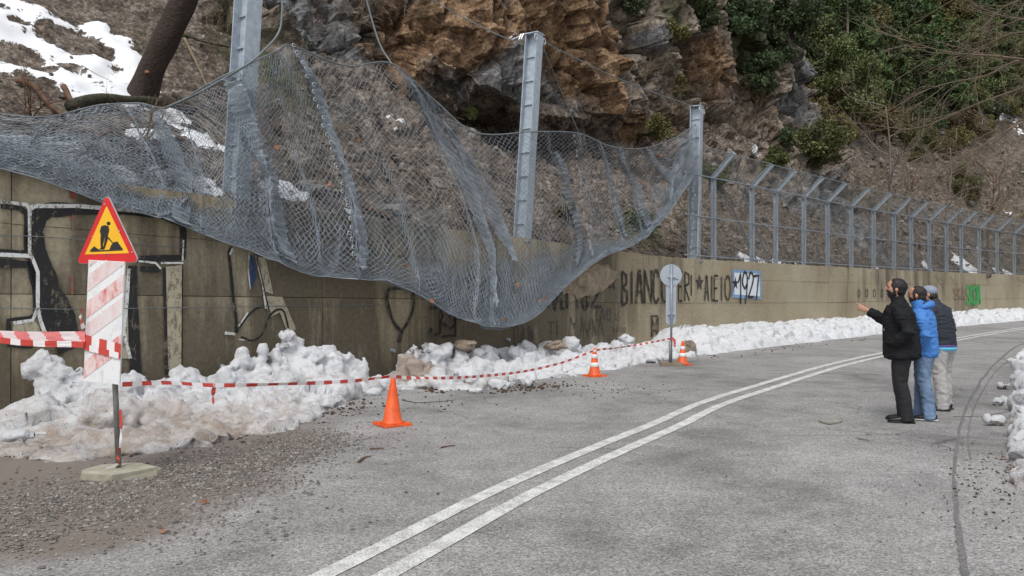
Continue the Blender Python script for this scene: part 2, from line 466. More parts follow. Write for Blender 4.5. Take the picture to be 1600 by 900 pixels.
# ------------------------------------------------------------------ hillside: one sheet swept along the wall
PROF = [   # s, then (metres behind the wall face, height)
 (-16, (.2, 3.55), (1.0, 4.1), (2.5, 5.2), (4.0, 6.3), (5.5, 7.5), (7.5, 9.0), (10, 11), (15, 15.5), (24, 23)),
 (-4,  (.2, 3.15), (1.0, 3.8), (2.5, 4.9), (4.0, 6.1), (5.5, 7.4), (7.5, 9.3), (10, 12), (15, 18), (22, 28)),
 (0,   (.2, 2.90), (1.0, 3.6), (2.6, 5.0), (4.0, 6.4), (5.2, 7.8), (6.4, 10.), (7.6, 13), (10, 19), (14, 30)),
 (3,   (.2, 2.80), (1.0, 3.5), (2.8, 5.2), (4.2, 6.7), (5.0, 7.8), (5.7, 10.), (6.3, 13), (8.0, 19), (11, 30)),
 (6,   (.2, 2.72), (1.0, 3.3), (2.8, 4.9), (4.6, 6.4), (6.2, 7.2), (4.9, 8.3), (5.2, 12), (6.4, 18), (9, 30)),
 (9,   (.2, 2.62), (1.0, 3.1), (3.0, 4.7), (5.0, 6.0), (7.6, 6.9), (4.7, 7.6), (4.7, 12), (6.0, 18), (9, 30)),
 (13,  (.2, 2.5), (1.0, 3.0), (3.0, 4.7), (5.0, 6.2), (7.0, 7.1), (5.0, 8.0), (5.0, 12), (6.2, 18), (9, 30)),
 (18,  (.2, 2.5), (1.0, 3.0), (3.0, 4.9), (4.6, 6.6), (5.4, 8.0), (5.6, 9.5), (5.9, 13), (7.0, 19), (10, 31)),
 (25,  (.2, 2.5), (1.0, 3.3), (2.6, 5.2), (4.0, 7.2), (5.2, 9.2), (6.2, 10.6), (5.6, 14), (6.6, 20), (9, 33)),
 (31,  (.2, 2.5), (1.0, 3.5), (2.6, 5.6), (3.9, 7.8), (4.7, 9.8), (5.2, 12), (5.6, 16), (6.6, 22), (9, 36)),
 (35,  (.2, 2.5), (1.0, 3.5), (2.8, 5.6), (4.4, 7.8), (5.8, 9.9), (7.2, 12.6), (8.6, 17), (11, 24), (15, 38)),
 (40,  (.2, 2.5), (1.0, 3.3), (3.0, 5.4), (5.5, 8.0), (9.0, 11.7), (13., 16.5), (19, 25), (26, 37), (38, 60)),
 (50,  (.2, 2.5), (1.2, 3.2), (4.0, 6.0), (8.0, 10.), (13., 15.5), (20., 24.), (28, 36), (40, 54), (60, 82)),
 (70,  (.2, 2.6), (1.5, 3.4), (5.0, 6.8), (10., 12.), (17., 20.), (26., 31.), (38, 46), (54, 66), (74, 92)),
 (110, (.2, 2.6), (1.5, 3.4), (5.0, 6.8), (11., 13.), (20., 23.), (31., 35.), (46, 49), (64, 62), (84, 74)),
 (180, (.2, 2.6), (1.5, 3.4), (5.0, 6.8), (11., 13.), (20., 22.), (31., 31.), (46, 42), (64, 50), (84, 56)),
]
def build_hill():
    ss = np.concatenate([np.arange(-16, 38, .11), np.arange(38, 75, .22), np.arange(75, 176, .8)])
    cnt = [10, 22, 22, 22, 34, 40, 40, 24]
    ks = np.array([r[0] for r in PROF], float); kp = np.array([r[1:] for r in PROF], float)
    A = np.stack([np.stack([np.interp(ss, ks, kp[:, k, c]) for c in (0, 1)], -1) for k in range(9)], 1)
    A[:, 0, 1] = wall_h(ss) - .14; A[:, 1, 1] = np.maximum(A[:, 1, 1], A[:, 0, 1] + .3)
    rows = []
    for k, c in enumerate(cnt):
        f = np.arange(c) / c
        rows.append(A[:, k, None, :] * (1 - f)[None, :, None] + A[:, k + 1, None, :] * f[None, :, None])
    rows.append(A[:, 8:9]); T = np.concatenate(rows, 1); n, m = T.shape[:2]
    for _ in range(3): T[:, 1:-1] = (T[:, :-2] + 2 * T[:, 1:-1] + T[:, 2:]) / 4
    for _ in range(6): T[1:-1] = (T[:-2] + 2 * T[1:-1] + T[2:]) / 4
    T[:, 0] = A[:, 0]
    sg = np.repeat(ss[:, None], m, 1)
    P = Wp(sg, T[..., 0], T[..., 1])
    du = np.gradient(P, axis=0); dv = np.gradient(P, axis=1)
    N = np.cross(dv, du); N /= np.linalg.norm(N, axis=2)[..., None] + 1e-9
    h = np.interp(sg, _s, _h); out = np.stack([np.cos(h), -np.sin(h), 0 * h + .5], -1)
    N = np.where((N * out).sum(-1)[..., None] < 0, -N, N)
    t, z = T[..., 0], T[..., 1]
    steep = np.abs(N[..., 2]); rocky = sstep(.72, .45, steep) * sstep(-3, 1, sg) * sstep(60, 40, sg)
    rocky = np.maximum(rocky, .35 * sstep(1.5, 4, t) * sstep(-2, 2, sg) * sstep(40, 34, sg))
    env = sstep(.2, 1.2, t)
    q = P * np.array([1, 1, .75]); wq = q + .35 * np.stack([perlin(q * .9 + 5), perlin(q * .9 + 31), perlin(q * .9 + 77)], -1)
    wq = wq @ np.array([[.86, .42, .28], [-.5, .8, .33], [-.1, -.42, .9]]) * np.array([1, 1, 1.1])       # beds dip to one side
    f1, b1 = facet(wq * .42); f2, b2 = facet(wq * 1.15 + 9); f3, b3 = facet(wq * 3.1 + 3); gv = f3 + .5; ev = f2 + .5; g1 = 0 * b3; g2 = b3; e1 = 0 * b2; e2 = b2
    rock = 1.15 * f1 + .42 * f2 + .15 * f3 - .45 * sstep(.10, 0, b1) - .16 * sstep(.09, 0, b2)
    rock += .6 * fbm(q * .35, 3) + .16 * fbm(q * 2.2, 3)
    soft = .26 * fbm(q * .5, 3) + .14 * fbm(q * 1.9, 4) + (.12 * (gv - .5) * sstep(0, .25, g2 - g1) + .16 * (ev - .5) * sstep(0, .25, e2 - e1)) * sstep(-5, -1, sg)
    soft *= 1 + 2.2 * sstep(38, 60, sg)
    dsp = env * (rocky * rock + (1 - rocky) * soft)
    P = P + N * dsp[..., None]
    # materials of the slope: weights that stay with the rock
    ctr = dict(grey=0 * t + .10 * rocky, orange=.13 * rocky * sstep(3, 6, sg) * sstep(30, 24, sg) + .24 * sstep(34, 42, sg), soil=.92 * (1 - rocky) * sstep(40, 20, sg) + .8 * sstep(33, 37, sg), moss=.14 + .16 * sstep(38, 50, sg), snow=0 * t)
    _u = 800 + F * P[..., 0] / np.maximum(P[..., 1], .1); _v = 455 - F * (P[..., 2] - CAMZ) / np.maximum(P[..., 1], .1)
    def seen(px, py):
        d = np.hypot(_u - px, _v - py) + 1e4 * (P[..., 1] < 1); k = np.argmin(np.where(d < 8, P[..., 1], 1e4 + d)); return P.reshape(-1, 3)[k]
    def blob(name, px, py, tt, r, k=.6, flat=1.):
        c = seen(px, py); d = np.sqrt(((P - c) ** 2 * np.array([1, 1, flat])).sum(-1)); ctr[name] = ctr[name] + k * np.exp(-(d / r) ** 2)
    for a in [(700, 40, 5.2, 1.5, .55), (890, 60, 5, 1.6, .9), (960, 70, 5, 1.2, .9), (985, 150, 5, .9, .9), (985, 205, 5, .8, 1.2), (925, 95, 5, 1.2, .7), (1120, 90, 5.6, 1.6, .7),
              (640, 60, 5.4, 1.1, .6), (580, 60, 5.4, .8, .6), (780, 300, 1.6, .7, .6), (930, 300, 2.6, .9, .5), (860, 10, 5, 1.6, .8), (760, 20, 5, 1.3, .6), (1060, 190, 5, 1.2, .5),
              (1210, 190, 5.8, 1.2, .5), (1580, 240, 9, 5, .8), (1430, 270, 5, 3, .25), (1500, 330, 4, 4, .2), (640, 120, 5, .8, .5)]:
        blob('orange', *a)
    for a in [(780, 130, 5, 1.5, .9), (720, 110, 5, 1.2, .8), (880, 125, 5, 1.1, .7), (900, 150, 5, .8, .7), (1285, 60, 5.6, 2.6, 1.5, .25), (1280, 140, 5.6, 2.2, 1.5, .25), (1260, 130, 5.6, 2.2, .8), (560, 60, 5, 1.2, .5), (480, 40, 5, 1.4, .7),
              (1035, 60, 5, .7, .9), (1270, 50, 5.8, 2.4, .9), (1240, 160, 5.4, 1.4, .7), (1250, 350, 1.6, 3.2, .9), (1190, 330, 1.6, 2.2, .8), (1320, 340, 1.8, 3, .8), (600, 240, 3, 1.5, .7), (660, 280, 3, 1.2, .7), (540, 170, 3, 1, .6), (740, 300, 3, 1, .5), (690, 190, 3, 1, .6), (860, 330, 2, 1, .4), (800, 110, 3, 1., .6), (1400, 380, 2, 2.5, .5)]:
        blob('grey', *a)
    for a in [(1000, 350, 1.5, 1.2, .7), (1180, 60, 5.6, 2, .8), (1060, 30, 5, 1, .7), (720, 180, 5, 1, .5), (1010, 210, 5, .8, .6), (400, 60, 6, 1.5, .5), (450, 160, 3.5, 1.6, .4)]:
        blob('moss', *a)
    for a in [(20, 40, 0, 1.1, .75), (60, 60, 0, 1.1, .6), (110, 45, 0, .75, .55), (150, 75, 0, .8, .6), (190, 100, 0, .7, .65), (130, 115, 0, .85, .6), (60, 110, 0, .8, .6), (20, 95, 0, .7, .5), (170, 130, 0, .6, .6), (110, 140, 0, .5, .5), (215, 125, 0, .5, .5), (-60, 60, 0, 1.5, .6), (-150, 60, 0, 2, .6),
              (275, 190, 0, .40, .8), (310, 210, 0, .40, .7), (345, 225, 0, .3, .5), (215, 205, 0, .35, .65), (250, 205, 0, .35, .6), (265, 175, 0, .25, .7), (180, 262, 0, .3, .45), (200, 270, 0, .3, .5), (255, 262, 0, .3, .5), (300, 275, 0, .35, .6), (330, 290, 0, .32, .6), (420, 285, 0, .4, .6), (400, 240, 0, .3, .5), (455, 295, 0, .3, .6), (480, 297, 0, .2, .5),
              (556, 328, 0, .26, .8), (608, 324, 0, .22, .7), (740, 358, 0, .14, .7), (632, 183, 0, .20, .8), (622, 195, 0, .15, .7), (607, 178, 0, .10, .6), (665, 192, 0, .10, .6), (482, 102, 0, .15, .5), (190, 55, 0, .18, .7), (380, 20, 0, .12, .6), (160, 35, 0, .2, .5),
              (1170, 400, 0, .5, .9), (1190, 400, 0, .45, .9), (1225, 406, 0, .5, .9), (1250, 408, 0, .3, .7), (1375, 413, 0, .3, .6), (1190, 236, 0, .45, .8), (1510, 405, 0, .9, .8), (1530, 418, 0, .7, .8), (1518, 415, 0, .7, .7), (1535, 385, 0, .6, .6), (1560, 415, 0, .7, .7), (1590, 428, 0, .9, .9), (1560, 175, 0, 1.0, .8), (1580, 178, 0, 1.2, .8), (1597, 203, 0, .8, .7), (1585, 330, 0, .6, .7), (1455, 412, 0, .6, .7)]:
        blob('snow', *a)
    ctr['snow'] = np.minimum(ctr['snow'], .72)
    for a in [(110, 100, 0, .22, -.45), (165, 85, 0, .16, -.4), (75, 35, 0, .2, -.4), (125, 62, 0, .42, -.8), (100, 60, 0, .3, -.6), (25, 90, 0, .3, -.8), (45, 92, 0, .22, -.7), (10, 72, 0, .25, -.6), (70, 104, 0, .15, -.6), (90, 10, 0, .4, -.6), (30, 30, 0, .15, -.6), (20, 150, 0, .7, -1.0), (60, 160, 0, .5, -.9), (180, 108, 0, .12, -.5)]:
        blob('snow', *a)
    keep = ctr['snow'] > .48
    P = P + N * (.05 * keep * env)[..., None]
    idx = np.arange(n * m).reshape(n, m)
    q4 = np.stack([idx[:-1, :-1], idx[1:, :-1], idx[1:, 1:], idx[:-1, 1:]], -1).reshape(-1, 4)
    me = mesh('hillside', P.reshape(-1, 3), q4, M['rock'], True)
    for k, v in ctr.items(): attr(me, k, np.clip(v, -1, .66 if k == 'snow' else 1.5))
    sf = (rocky < .3); fs = sf[:-1, :-1].reshape(-1)
    me.polygons.foreach_set('use_smooth', fs)
    put('hillside', me, kind='structure')
    return ss, T, P, N
HS, HT, HP, HN = build_hill()
def hill_pt(s, t):
    """point and normal of the built slope nearest to s along the wall and t behind it"""
    i = int(np.argmin(abs(HS - s))); j = int(np.argmin(abs(HT[i, :, 0] - t))); return HP[i, j], HN[i, j]
def hill_px(px, py):
    """the slope point that the photo shows at this place, found along the sight line"""
    v = HP[..., :] - np.array([0, 0, CAMZ]); y = np.maximum(v[..., 1], .1)
    d = np.hypot(800 + F * v[..., 0] / y - px, 455 - F * v[..., 2] / y - py)
    ok = (d < 9) & (v[..., 1] > 1)
    if not ok.any(): k = np.argmin(d)
    else: k = np.argmin(np.where(ok, v[..., 1], 1e9))
    i, j = np.unravel_index(k, d.shape); return HP[i, j], HN[i, j], HS[i], HT[i, j, 0]

# ------------------------------------------------------------------ ground and road
g = mat('earth', (.1, .075, .055), .95); ng = NG(g); ng.col(ng.ramp(ng.noise(ng.geo(), .6, 6, .7), [(.3, (.05, .037, .027)), (.7, (.15, .115, .085))])); ng.bump(ng.noise(ng.geo(), 6, 5), .6, .05); M['earth'] = g
put('ground', mesh('ground', [(-900, -900, -.03), (900, -900, -.03), (900, 900, -.03), (-900, 900, -.03)], [(0, 1, 2, 3)], M['earth']), kind='structure')
_cl = np.array([(-6.2, -7.2), (-4.0, -2.0), (-2.25, 2.0), (-.93, 4.59), (.14, 6.76), (1.85, 9.7), (3.83, 12.9), (9.85, 20.8), (23.5, 35.8), (38, 48), (56, 58), (78, 64)])
_c = spline(_cl, 1200); _cd = np.concatenate([[0], np.cumsum(np.linalg.norm(np.diff(_c, axis=0), axis=1))])
_ct = np.gradient(_c, axis=0); _ct /= np.linalg.norm(_ct, axis=1)[:, None]
CL = _cd[-1]
def road_pt(l, o, z=0.):
    """l metres along the centre line, o metres to its right"""
    l = np.asarray(l, float); x = np.interp(l, _cd, _c[:, 0]); y = np.interp(l, _cd, _c[:, 1])
    tx = np.interp(l, _cd, _ct[:, 0]); ty = np.interp(l, _cd, _ct[:, 1])
    return np.stack(np.broadcast_arrays(x + ty * o, y - tx * o, z), -1)
def build_road():
    ls = np.concatenate([np.arange(0, 34, .16), np.arange(34, CL, .5)]); os_ = np.arange(-11, 7.2, .16)
    L, O = np.meshgrid(ls, os_, indexing='ij'); P = road_pt(L, O)
    P[..., 2] = .012 * perlin(P * np.array([.35, .35, 1]) + 3) + .004 * perlin(P * 1.3)
    x, y = P[..., 0], P[..., 1]
    dirt = np.full(x.shape, -.35); wet = np.full(x.shape, -.05)
    def bl(a, px, py, rx, ry, k):
        c = gp(px, py); a += k * np.exp(-((x - c[0]) / rx) ** 2 - ((y - c[1]) / ry) ** 2)
    for q in [(120, 770, 1.3, .9, 1.), (0, 800, 1.2, .8, 1.), (300, 720, 1.3, 1.0, .9), (450, 690, 1., .9, .7), (-200, 780, 2, 1.2, 1), (30, 860, .8, .5, .6), (200, 830, .8, .6, .5), (400, 760, .9, .6, .35), (560, 650, .8, .9, .3),
              (330, 660, 1.6, 1.2, .8), (150, 690, 1.6, 1.2, 1), (0, 690, 2, 1.2, 1.1), (540, 625, 1.2, 1, .5), (800, 610, 1, .8, .3)]: bl(dirt, *q)
    for q in [(560, 720, .8, 1, .25), (1150, 690, .6, 2.4, .3), (1080, 720, .35, 1.6, .3), (900, 830, .35, .9, .3), (1400, 600, 1.4, 2.4, .25), (1300, 590, 2, 2, .15), (840, 610, 1.4, .8, .25), (1030, 590, 1.5, 1.2, .12),
              (1560, 640, .5, 3, .35), (1570, 800, .5, 1.5, .3), (480, 800, .9, .6, .2), (760, 640, 1, .5, .1), (1100, 600, 2.5, .5, .2), (1350, 640, 1, .6, .12)]: bl(wet, *q)
    n, m = x.shape; idx = np.arange(n * m).reshape(n, m)
    q4 = np.stack([idx[:-1, :-1], idx[:-1, 1:], idx[1:, 1:], idx[1:, :-1]], -1).reshape(-1, 4)[:, ::-1]
    me = mesh('road', P.reshape(-1, 3), q4, M['asphalt'], True); attr(me, 'dirt', dirt); attr(me, 'wet', wet)
    rd = put('road', me, kind='structure')
    for off in (-.16, .17):
        l = np.arange(2, CL - 1, .25); V = []
        for k, a in enumerate(l):
            w = .072
            jl, jr = .006 * perlin([[a * 3, off, 0], [a * 3, off, 9]])
            for o in (off - w + jl, off + w + jr):
                p = road_pt(a, o); p[2] = .012 * perlin(p * np.array([.35, .35, 1]) + 3) + .004 * perlin(p * 1.3) + .006; V.append(p)
        Fc = [(2 * i, 2 * i + 1, 2 * i + 3, 2 * i + 2) for i in range(len(l) - 1)]
        put('centre_line', mesh('centre_line', V, Fc, M['road_paint']), rd)
    def zr(p): return .012 * perlin(p * np.array([.35, .35, 1]) + 3) + .004 * perlin(p * 1.3)
    def strip(pts, w, name, seed=0, rag=.4, n=140):
        Q = spline([gp(*p)[:3] for p in pts], n); V = []
        T = np.gradient(Q, axis=0); T /= np.linalg.norm(T, axis=1)[:, None]
        for i in range(n):
            ww = np.interp(i / n, np.linspace(0, 1, len(w)), w) * .5
            j = perlin(np.array([[i * .21, seed, 0], [i * .21, seed, 7], [i * .6, seed, 3]]))
            nn = np.array([T[i, 1], -T[i, 0], 0]); c = Q[i] + nn * (j[2] * ww * .8 * rag)
            for sg_ in (-1, 1):
                p = c + nn * sg_ * ww * max(.15, 1 + rag * 1.6 * j[0 if sg_ < 0 else 1]); p[2] = zr(p) + .005; V.append(p)
        put(name, mesh(name, V, [(2 * i, 2 * i + 1, 2 * i + 3, 2 * i + 2) for i in range(n - 1)], M['tar']), rd)
    strip([(1512, 930), (1504, 880), (1494, 800), (1490, 740), (1494, 700), (1503, 655), (1518, 620), (1540, 585), (1562, 562), (1600, 537), (1680, 517)], (.045, .04, .032, .026, .03, .04, .045, .06, .09), 'crack', 1, 1.1)
    strip([(1516, 720), (1512, 680), (1521, 640), (1536, 610), (1556, 580), (1580, 560)], (.01, .014, .018, .022), 'crack', 2, 1.1)
    strip([(1489, 650.5), (1510, 651), (1540, 651.5)], (.05, .045, .02), 'crack', 3, .3, 40)
    strip([(1538, 651), (1556, 647), (1580, 643), (1600, 642)], (.03, .02), 'crack', 4, .6, 40)
    strip([(1335, 683), (1348, 687), (1358, 690)], (.0, .09, .0), 'crack', 5, .8, 30)
    strip([(1350, 678), (1362, 679)], (.0, .05, .0), 'crack', 6, .8, 20)
    strip([(1000, 605), (1040, 610), (1090, 604)], (.0, .03, .0), 'crack', 8, .8, 30)
build_road()

# ------------------------------------------------------------------ retaining wall: poured bays, each its own part
def build_wall():
    wl = thing('retaining_wall', 'long stained concrete wall with graffiti along the far side of the road', 'wall')
    rr = np.random.default_rng(21)
    edges = [-14.0]
    while edges[-1] < 150: edges.append(edges[-1] + (rr.uniform(2.3, 2.7) if edges[-1] < 75 else 8.))
    # tiers: bottom and top heights of the pours
    def split(s): return np.interp(s, [-14, -6, 0, 9, 20, 60], [1.66, 1.62, 1.52, 1.33, 1.22, 1.2])
    for a, b in zip(edges[:-1], edges[1:]):
        for tier in (0, 1, 2):
            g_ = .006
            ns = max(2, int((b - a) / .25)); nz = 6
            s = np.linspace(a + g_, b - g_, ns + 1)
            wt = wall_h(s) + .03 * perlin(np.stack([s * 1.7, s * 0, s * 0], -1)) + .012 * perlin(np.stack([s * 6, s * 0, s * 0], -1)); m1 = split(s); m2 = m1 + (wt - m1) * .56
            lo = (np.full(ns + 1, -.3), m1 + .005, m2 + .003)[tier]; hi = (m1 - .005, m2 - .003, wt)[tier]
            off = rr.uniform(-.008, .008)
            front = []; zz = []
            for k in range(nz + 1):
                z = lo + (hi - lo) * k / nz; p = Wp(s, off + .010 * perlin(np.stack([s * .9, z * .9, 0 * s], -1)), z)
                front.append(p); zz.append(z)
            fr = np.stack(front)                                       # nz+1, ns+1
            bk = Wp(s, .42, hi); bk0 = Wp(s, .42, lo)
            # bevel: edge ring pushed 12 mm back
            V = list(fr.reshape(-1, 3)); WPOS = [(s[j], zz[i][j], 0) for i in range(nz + 1) for j in range(ns + 1)]
            idx = lambda i, j: i * (ns + 1) + j
            Fc = [(idx(i, j), idx(i, j + 1), idx(i + 1, j + 1), idx(i + 1, j)) for i in range(nz) for j in range(ns)]
            base = len(V)
            V += list(bk) + list(bk0); WPOS += [(s[j], hi[j] + .4, 0) for j in range(ns + 1)] + [(s[j], lo[j], 0) for j in range(ns + 1)]
            for j in range(ns):
                Fc.append((idx(nz, j), idx(nz, j + 1), base + j + 1, base + j))
                Fc.append((idx(0, j + 1), idx(0, j), base + ns + 1 + j, base + ns + 2 + j))
            for j, fl in ((0, 1), (ns, 0)):
                rim = [idx(i, j) for i in range(nz + 1)] + [base + j, base + ns + 1 + j]
                Fc.append(tuple(rim if fl else rim[::-1]))
            me = mesh('wall_panel', V, Fc, M['concrete'])
            vattr(me, 'wallpos', WPOS)
            gr = .5 + .9 * perlin(np.array([[w[0] * .22, w[1] * .3, 4.4] for w in WPOS])) + (np.interp(a, [-2, 1, 7, 9], [.12, -.22, -.22, .0]) if tier else -.1) + np.interp([w[0] for w in WPOS], [-7, -2, 3, 8, 12, 60], [.12, .25, .24, .0, -.2, -.22])
            attr(me, 'grime', gr)
            put('wall_panel', me, wl)
    # shadow gap core so that the joints are closed behind
    s = np.arange(-14, 150, 1.); V = []; 
    for q in s: V += [Wp(q, .09, -.3), Wp(q, .09, float(wall_h(q)) - .03), Wp(q, .4, float(wall_h(q)) - .03)]
    Fc = []
    for i in range(len(s) - 1):
        for k in (0, 1): Fc.append((3 * i + k, 3 * i + k + 3, 3 * i + k + 4, 3 * i + k + 1))
    me = mesh('wall_core', V, Fc, M['concrete']); vattr(me, 'wallpos', [(q, z, 0) for q in s for z in (0, 2.8, 3)]); attr(me, 'grime', [.7] * len(V))
    put('wall_core', me, wl)
    # painted lettering and tags: thin coats standing on the concrete
    def stroke(mb, pts, w, off, smooth=False, m=0):
        """pts in photo pixels on the wall face, w in metres (number or list)"""
        Q = np.array([sz(x, y) for x, y in pts])
        if smooth: Q = spline(Q, 10 * len(Q))
        else:
            Q = np.concatenate([np.linspace(Q[i], Q[i + 1], max(2, int(np.linalg.norm(Q[i + 1] - Q[i]) / .08)), endpoint=False) for i in range(len(Q) - 1)] + [Q[-1:]])
        T = np.gradient(Q, axis=0); T /= np.linalg.norm(T, axis=1)[:, None] + 1e-9
        ww = np.interp(np.linspace(0, 1, len(Q)), np.linspace(0, 1, np.size(w)), np.atleast_1d(w)) * .5
        j = 1 + .35 * perlin(np.stack([Q[:, 0] * 5, Q[:, 1] * 5, 0 * ww + off * 99], -1)); ww = ww * j
        N2 = np.stack([-T[:, 1], T[:, 0]], -1); A, B = Q + N2 * ww[:, None], Q - N2 * ww[:, None]
        V = []
        for p, q in zip(A, B): V += [Wp(p[0], -off, p[1]), Wp(q[0], -off, q[1])]
        mb.add(V, [(2 * i, 2 * i + 1, 2 * i + 3, 2 * i + 2) for i in range(len(Q) - 1)], m)
    def poly(mb, pts, off, m=0):
        Q = [sz(x, y) for x, y in pts]; mb.add([Wp(a, -off, b) for a, b in Q], [tuple(range(len(Q)))], m)
    class Paint:                                    # collects painted pieces; the strokes of one letter stay together
        def __init__(s): s.items = []; s.cur = None
        def begin(s): s.cur = MB(); s.items.append(s.cur)
        def end(s): s.cur = None
        def add(s, V, Fc, m=0):
            b = s.cur
            if b is None: b = MB(); s.items.append(b)
            b.add(V, Fc, 0)
    def done(pt, name, mats):
        for b in pt.items: put(name, b.me(name, [M[mats[0]]]), wl)
    O1, O2, O3 = .028, .032, .036
    # left: big outlined letters
    k = Paint()
    stroke(k, [(8, 316), (40, 320), (45, 327), (45, 395), (50, 405), (58, 425), (58, 480), (50, 500), (20, 505)], .045, O2)
    stroke(k, [(-40, 312), (8, 316)], .06, O2); stroke(k, [(45, 327), (52, 322), (120, 322), (240, 332)], .06, O2)
    stroke(k, [(-40, 396), (45, 400)], .06, O2); stroke(k, [(58, 480), (62, 500), (70, 522)], .05, O2)
    stroke(k, [(215, 408), (242, 411), (250, 420)], .03, O2); stroke(k, [(200, 420), (197, 470), (192, 520), (203, 560)], .05, O2)
    stroke(k, [(250, 411), (285, 411)], .03, O2); stroke(k, [(285, 375), (284, 408)], .025, O2)
    stroke(k, [(388, 395), (386, 420), (390, 452)], .025, O2); stroke(k, [(398, 400), (408, 440), (414, 482)], .03, O2)
    stroke(k, [(362, 388), (358, 398)], .04, O2); stroke(k, [(371, 510), (386, 488)], .03, O2); stroke(k, [(350, 520), (366, 522)], .05, O2); stroke(k, [(372, 530), (392, 533)], .02, O2)
    done(k, 'graffiti_outline', ['paint_white'])
    k = Paint()
    poly(k, [(20, 506), (52, 500), (60, 510), (64, 530), (18, 535)], O1); poly(k, [(258, 417), (283, 414), (282, 575), (262, 578)], O1)
    poly(k, [(400, 402), (413, 402), (426, 460), (412, 455)], O1); poly(k, [(409, 462), (440, 464), (462, 515), (448, 520), (436, 488), (420, 496)], O1)
    poly(k, [(180, 440), (198, 430), (200, 560), (190, 560)], O1)
    done(k, 'graffiti_fill', ['paint_cream'])
    k = Paint()
    stroke(k, [(238, 335), (200, 331), (120, 327), (75, 328), (60, 338), (52, 360), (55, 390), (62, 420), (72, 450), (84, 485), (100, 520), (112, 545)], (.10, .1, .1, .14, .2, .22, .22, .26, .34, .42, .42, .34), O1)
    stroke(k, [(0, 322), (30, 325), (40, 334), (40, 392), (30, 395), (-40, 390)], .07, O1)
    stroke(k, [(-40, 410), (20, 412), (48, 414), (52, 430), (54, 490), (46, 496), (12, 500), (13, 540), (48, 542), (60, 530)], (.12, .12, .1, .06, .05, .05, .05, .05, .05, .05), O1)
    stroke(k, [(212, 405), (285, 402), (285, 360), (281, 350), (245, 335)], .09, O1)
    stroke(k, [(218, 420), (249, 421)], .09, O1); stroke(k, [(206, 415), (206, 470), (209, 530), (212, 600)], (.13, .13, .16, .16), O1)
    stroke(k, [(255, 418), (258, 500), (259, 585)], .05, O1)
    stroke(k, [(360, 385), (356, 395), (358, 410), (361, 440), (364, 470), (368, 500), (368, 520)], .05, O1)
    stroke(k, [(368, 520), (385, 495), (400, 482), (414, 477)], .035, O1, True)
    stroke(k, [(400, 402), (412, 455), (421, 494)], .022, O3); stroke(k, [(375, 526), (392, 532), (408, 522), (420, 494), (432, 484), (442, 487), (449, 512)], .035, O3, True)
    done(k, 'graffiti_letter', ['paint_black'])
    k = Paint(); poly(k, [(388, 396), (395, 403), (399, 430), (391, 456), (389, 440)], O3); done(k, 'graffiti_fill', ['paint_navy'])
    k = Paint(); stroke(k, [(112, 335), (113, 360)], .03, O1); stroke(k, [(111, 430), (112, 460)], .03, O1); stroke(k, [(110, 296), (112, 310)], .06, O1); done(k, 'graffiti_drip', ['paint_redline'])
    # thin tags under the net
    k = Paint()
    stroke(k, [(603, 466), (608, 452), (640, 451), (645, 465), (642, 490), (628, 514), (615, 505), (606, 480), (603, 466)], .07, O1, True); stroke(k, [(628, 514), (622, 535)], .08, O1)
    stroke(k, [(671, 481), (688, 481), (686, 520), (672, 526), (672, 512)], .07, O1); stroke(k, [(690, 490), (692, 505), (702, 514), (709, 508), (711, 478), (710, 524), (688, 526)], .06, O1)
    for x in (700, 715, 735, 752, 768, 785): stroke(k, [(x, 430), (x + 1, 500)], .10, O1)
    stroke(k, [(715, 438), (740, 436)], .1, O1); stroke(k, [(752, 440), (790, 440)], .1, O1)
    done(k, 'graffiti_letter', ['paint_black_worn'])
    k = Paint()
    def L(ch, x0, y0, x1, y1, w, sl=0, o=O1):
        G = {'B': [[(0, 1), (0, 0)], [(0, 0), (.8, .12), (.85, .35), (.1, .48), (.95, .6), (1, .88), (0, 1)]], 'I': [[(.5, 0), (.5, 1)]], 'A': [[(0, 1), (.4, 0), (.6, 0), (1, 1)], [(.15, .65), (.85, .65)]],
             'N': [[(0, 1), (0, 0), (1, 1), (1, 0)]], 'C': [[(1, .2), (.7, 0), (.2, .05), (0, .4), (.1, .85), (.5, 1), (1, .85)]], 'O': [[(.5, 0), (.05, .2), (0, .7), (.4, 1), (.85, .9), (1, .4), (.8, .08), (.5, 0)]],
             'E': [[(1, 0), (0, 0), (0, 1), (1, 1)], [(0, .5), (.8, .5)]], 'R': [[(0, 1), (0, 0), (.9, .1), (.9, .4), (0, .5), (1, 1)]], 'L': [[(0, 0), (0, 1), (1, 1)]], 'Z': [[(0, 0), (1, 0), (0, 1), (1, 1)]], 'V': [[(0, 0), (.5, 1), (1, 0)]],
             '1': [[(0, .3), (.6, 0), (.6, 1)]], '9': [[(1, .35), (.5, .5), (.05, .3), (.4, 0), (.95, .1), (.9, .6), (.6, 1)]], '2': [[(0, .25), (.3, 0), (.8, .05), (.85, .35), (.1, .9), (0, 1), (1, 1)]], '7': [[(0, .05), (1, 0), (.5, 1)]],
             'T': [[(0, 0), (1, 0)], [(.5, 0), (.5, 1)]], 'G': [[(0, 1), (0, 0), (1, 0)]], 'Y': [[(0, 0), (.1, .45), (.5, .6), (.9, .45), (1, 0)], [(.5, .6), (.5, 1)]], 'K': [[(0, 0), (0, 1)], [(1, 0), (0, .5), (1, 1)]], 'S': [[(1, .1), (.2, .05), (.1, .4), (.9, .6), (.9, .95), (0, .92)]],
             'M': [[(0, 1), (0, 0), (.5, .6), (1, 0), (1, 1)]], 'D': [[(0, 0), (0, 1), (.8, .9), (1, .5), (.8, .1), (0, 0)]]}[ch]
        k.begin()
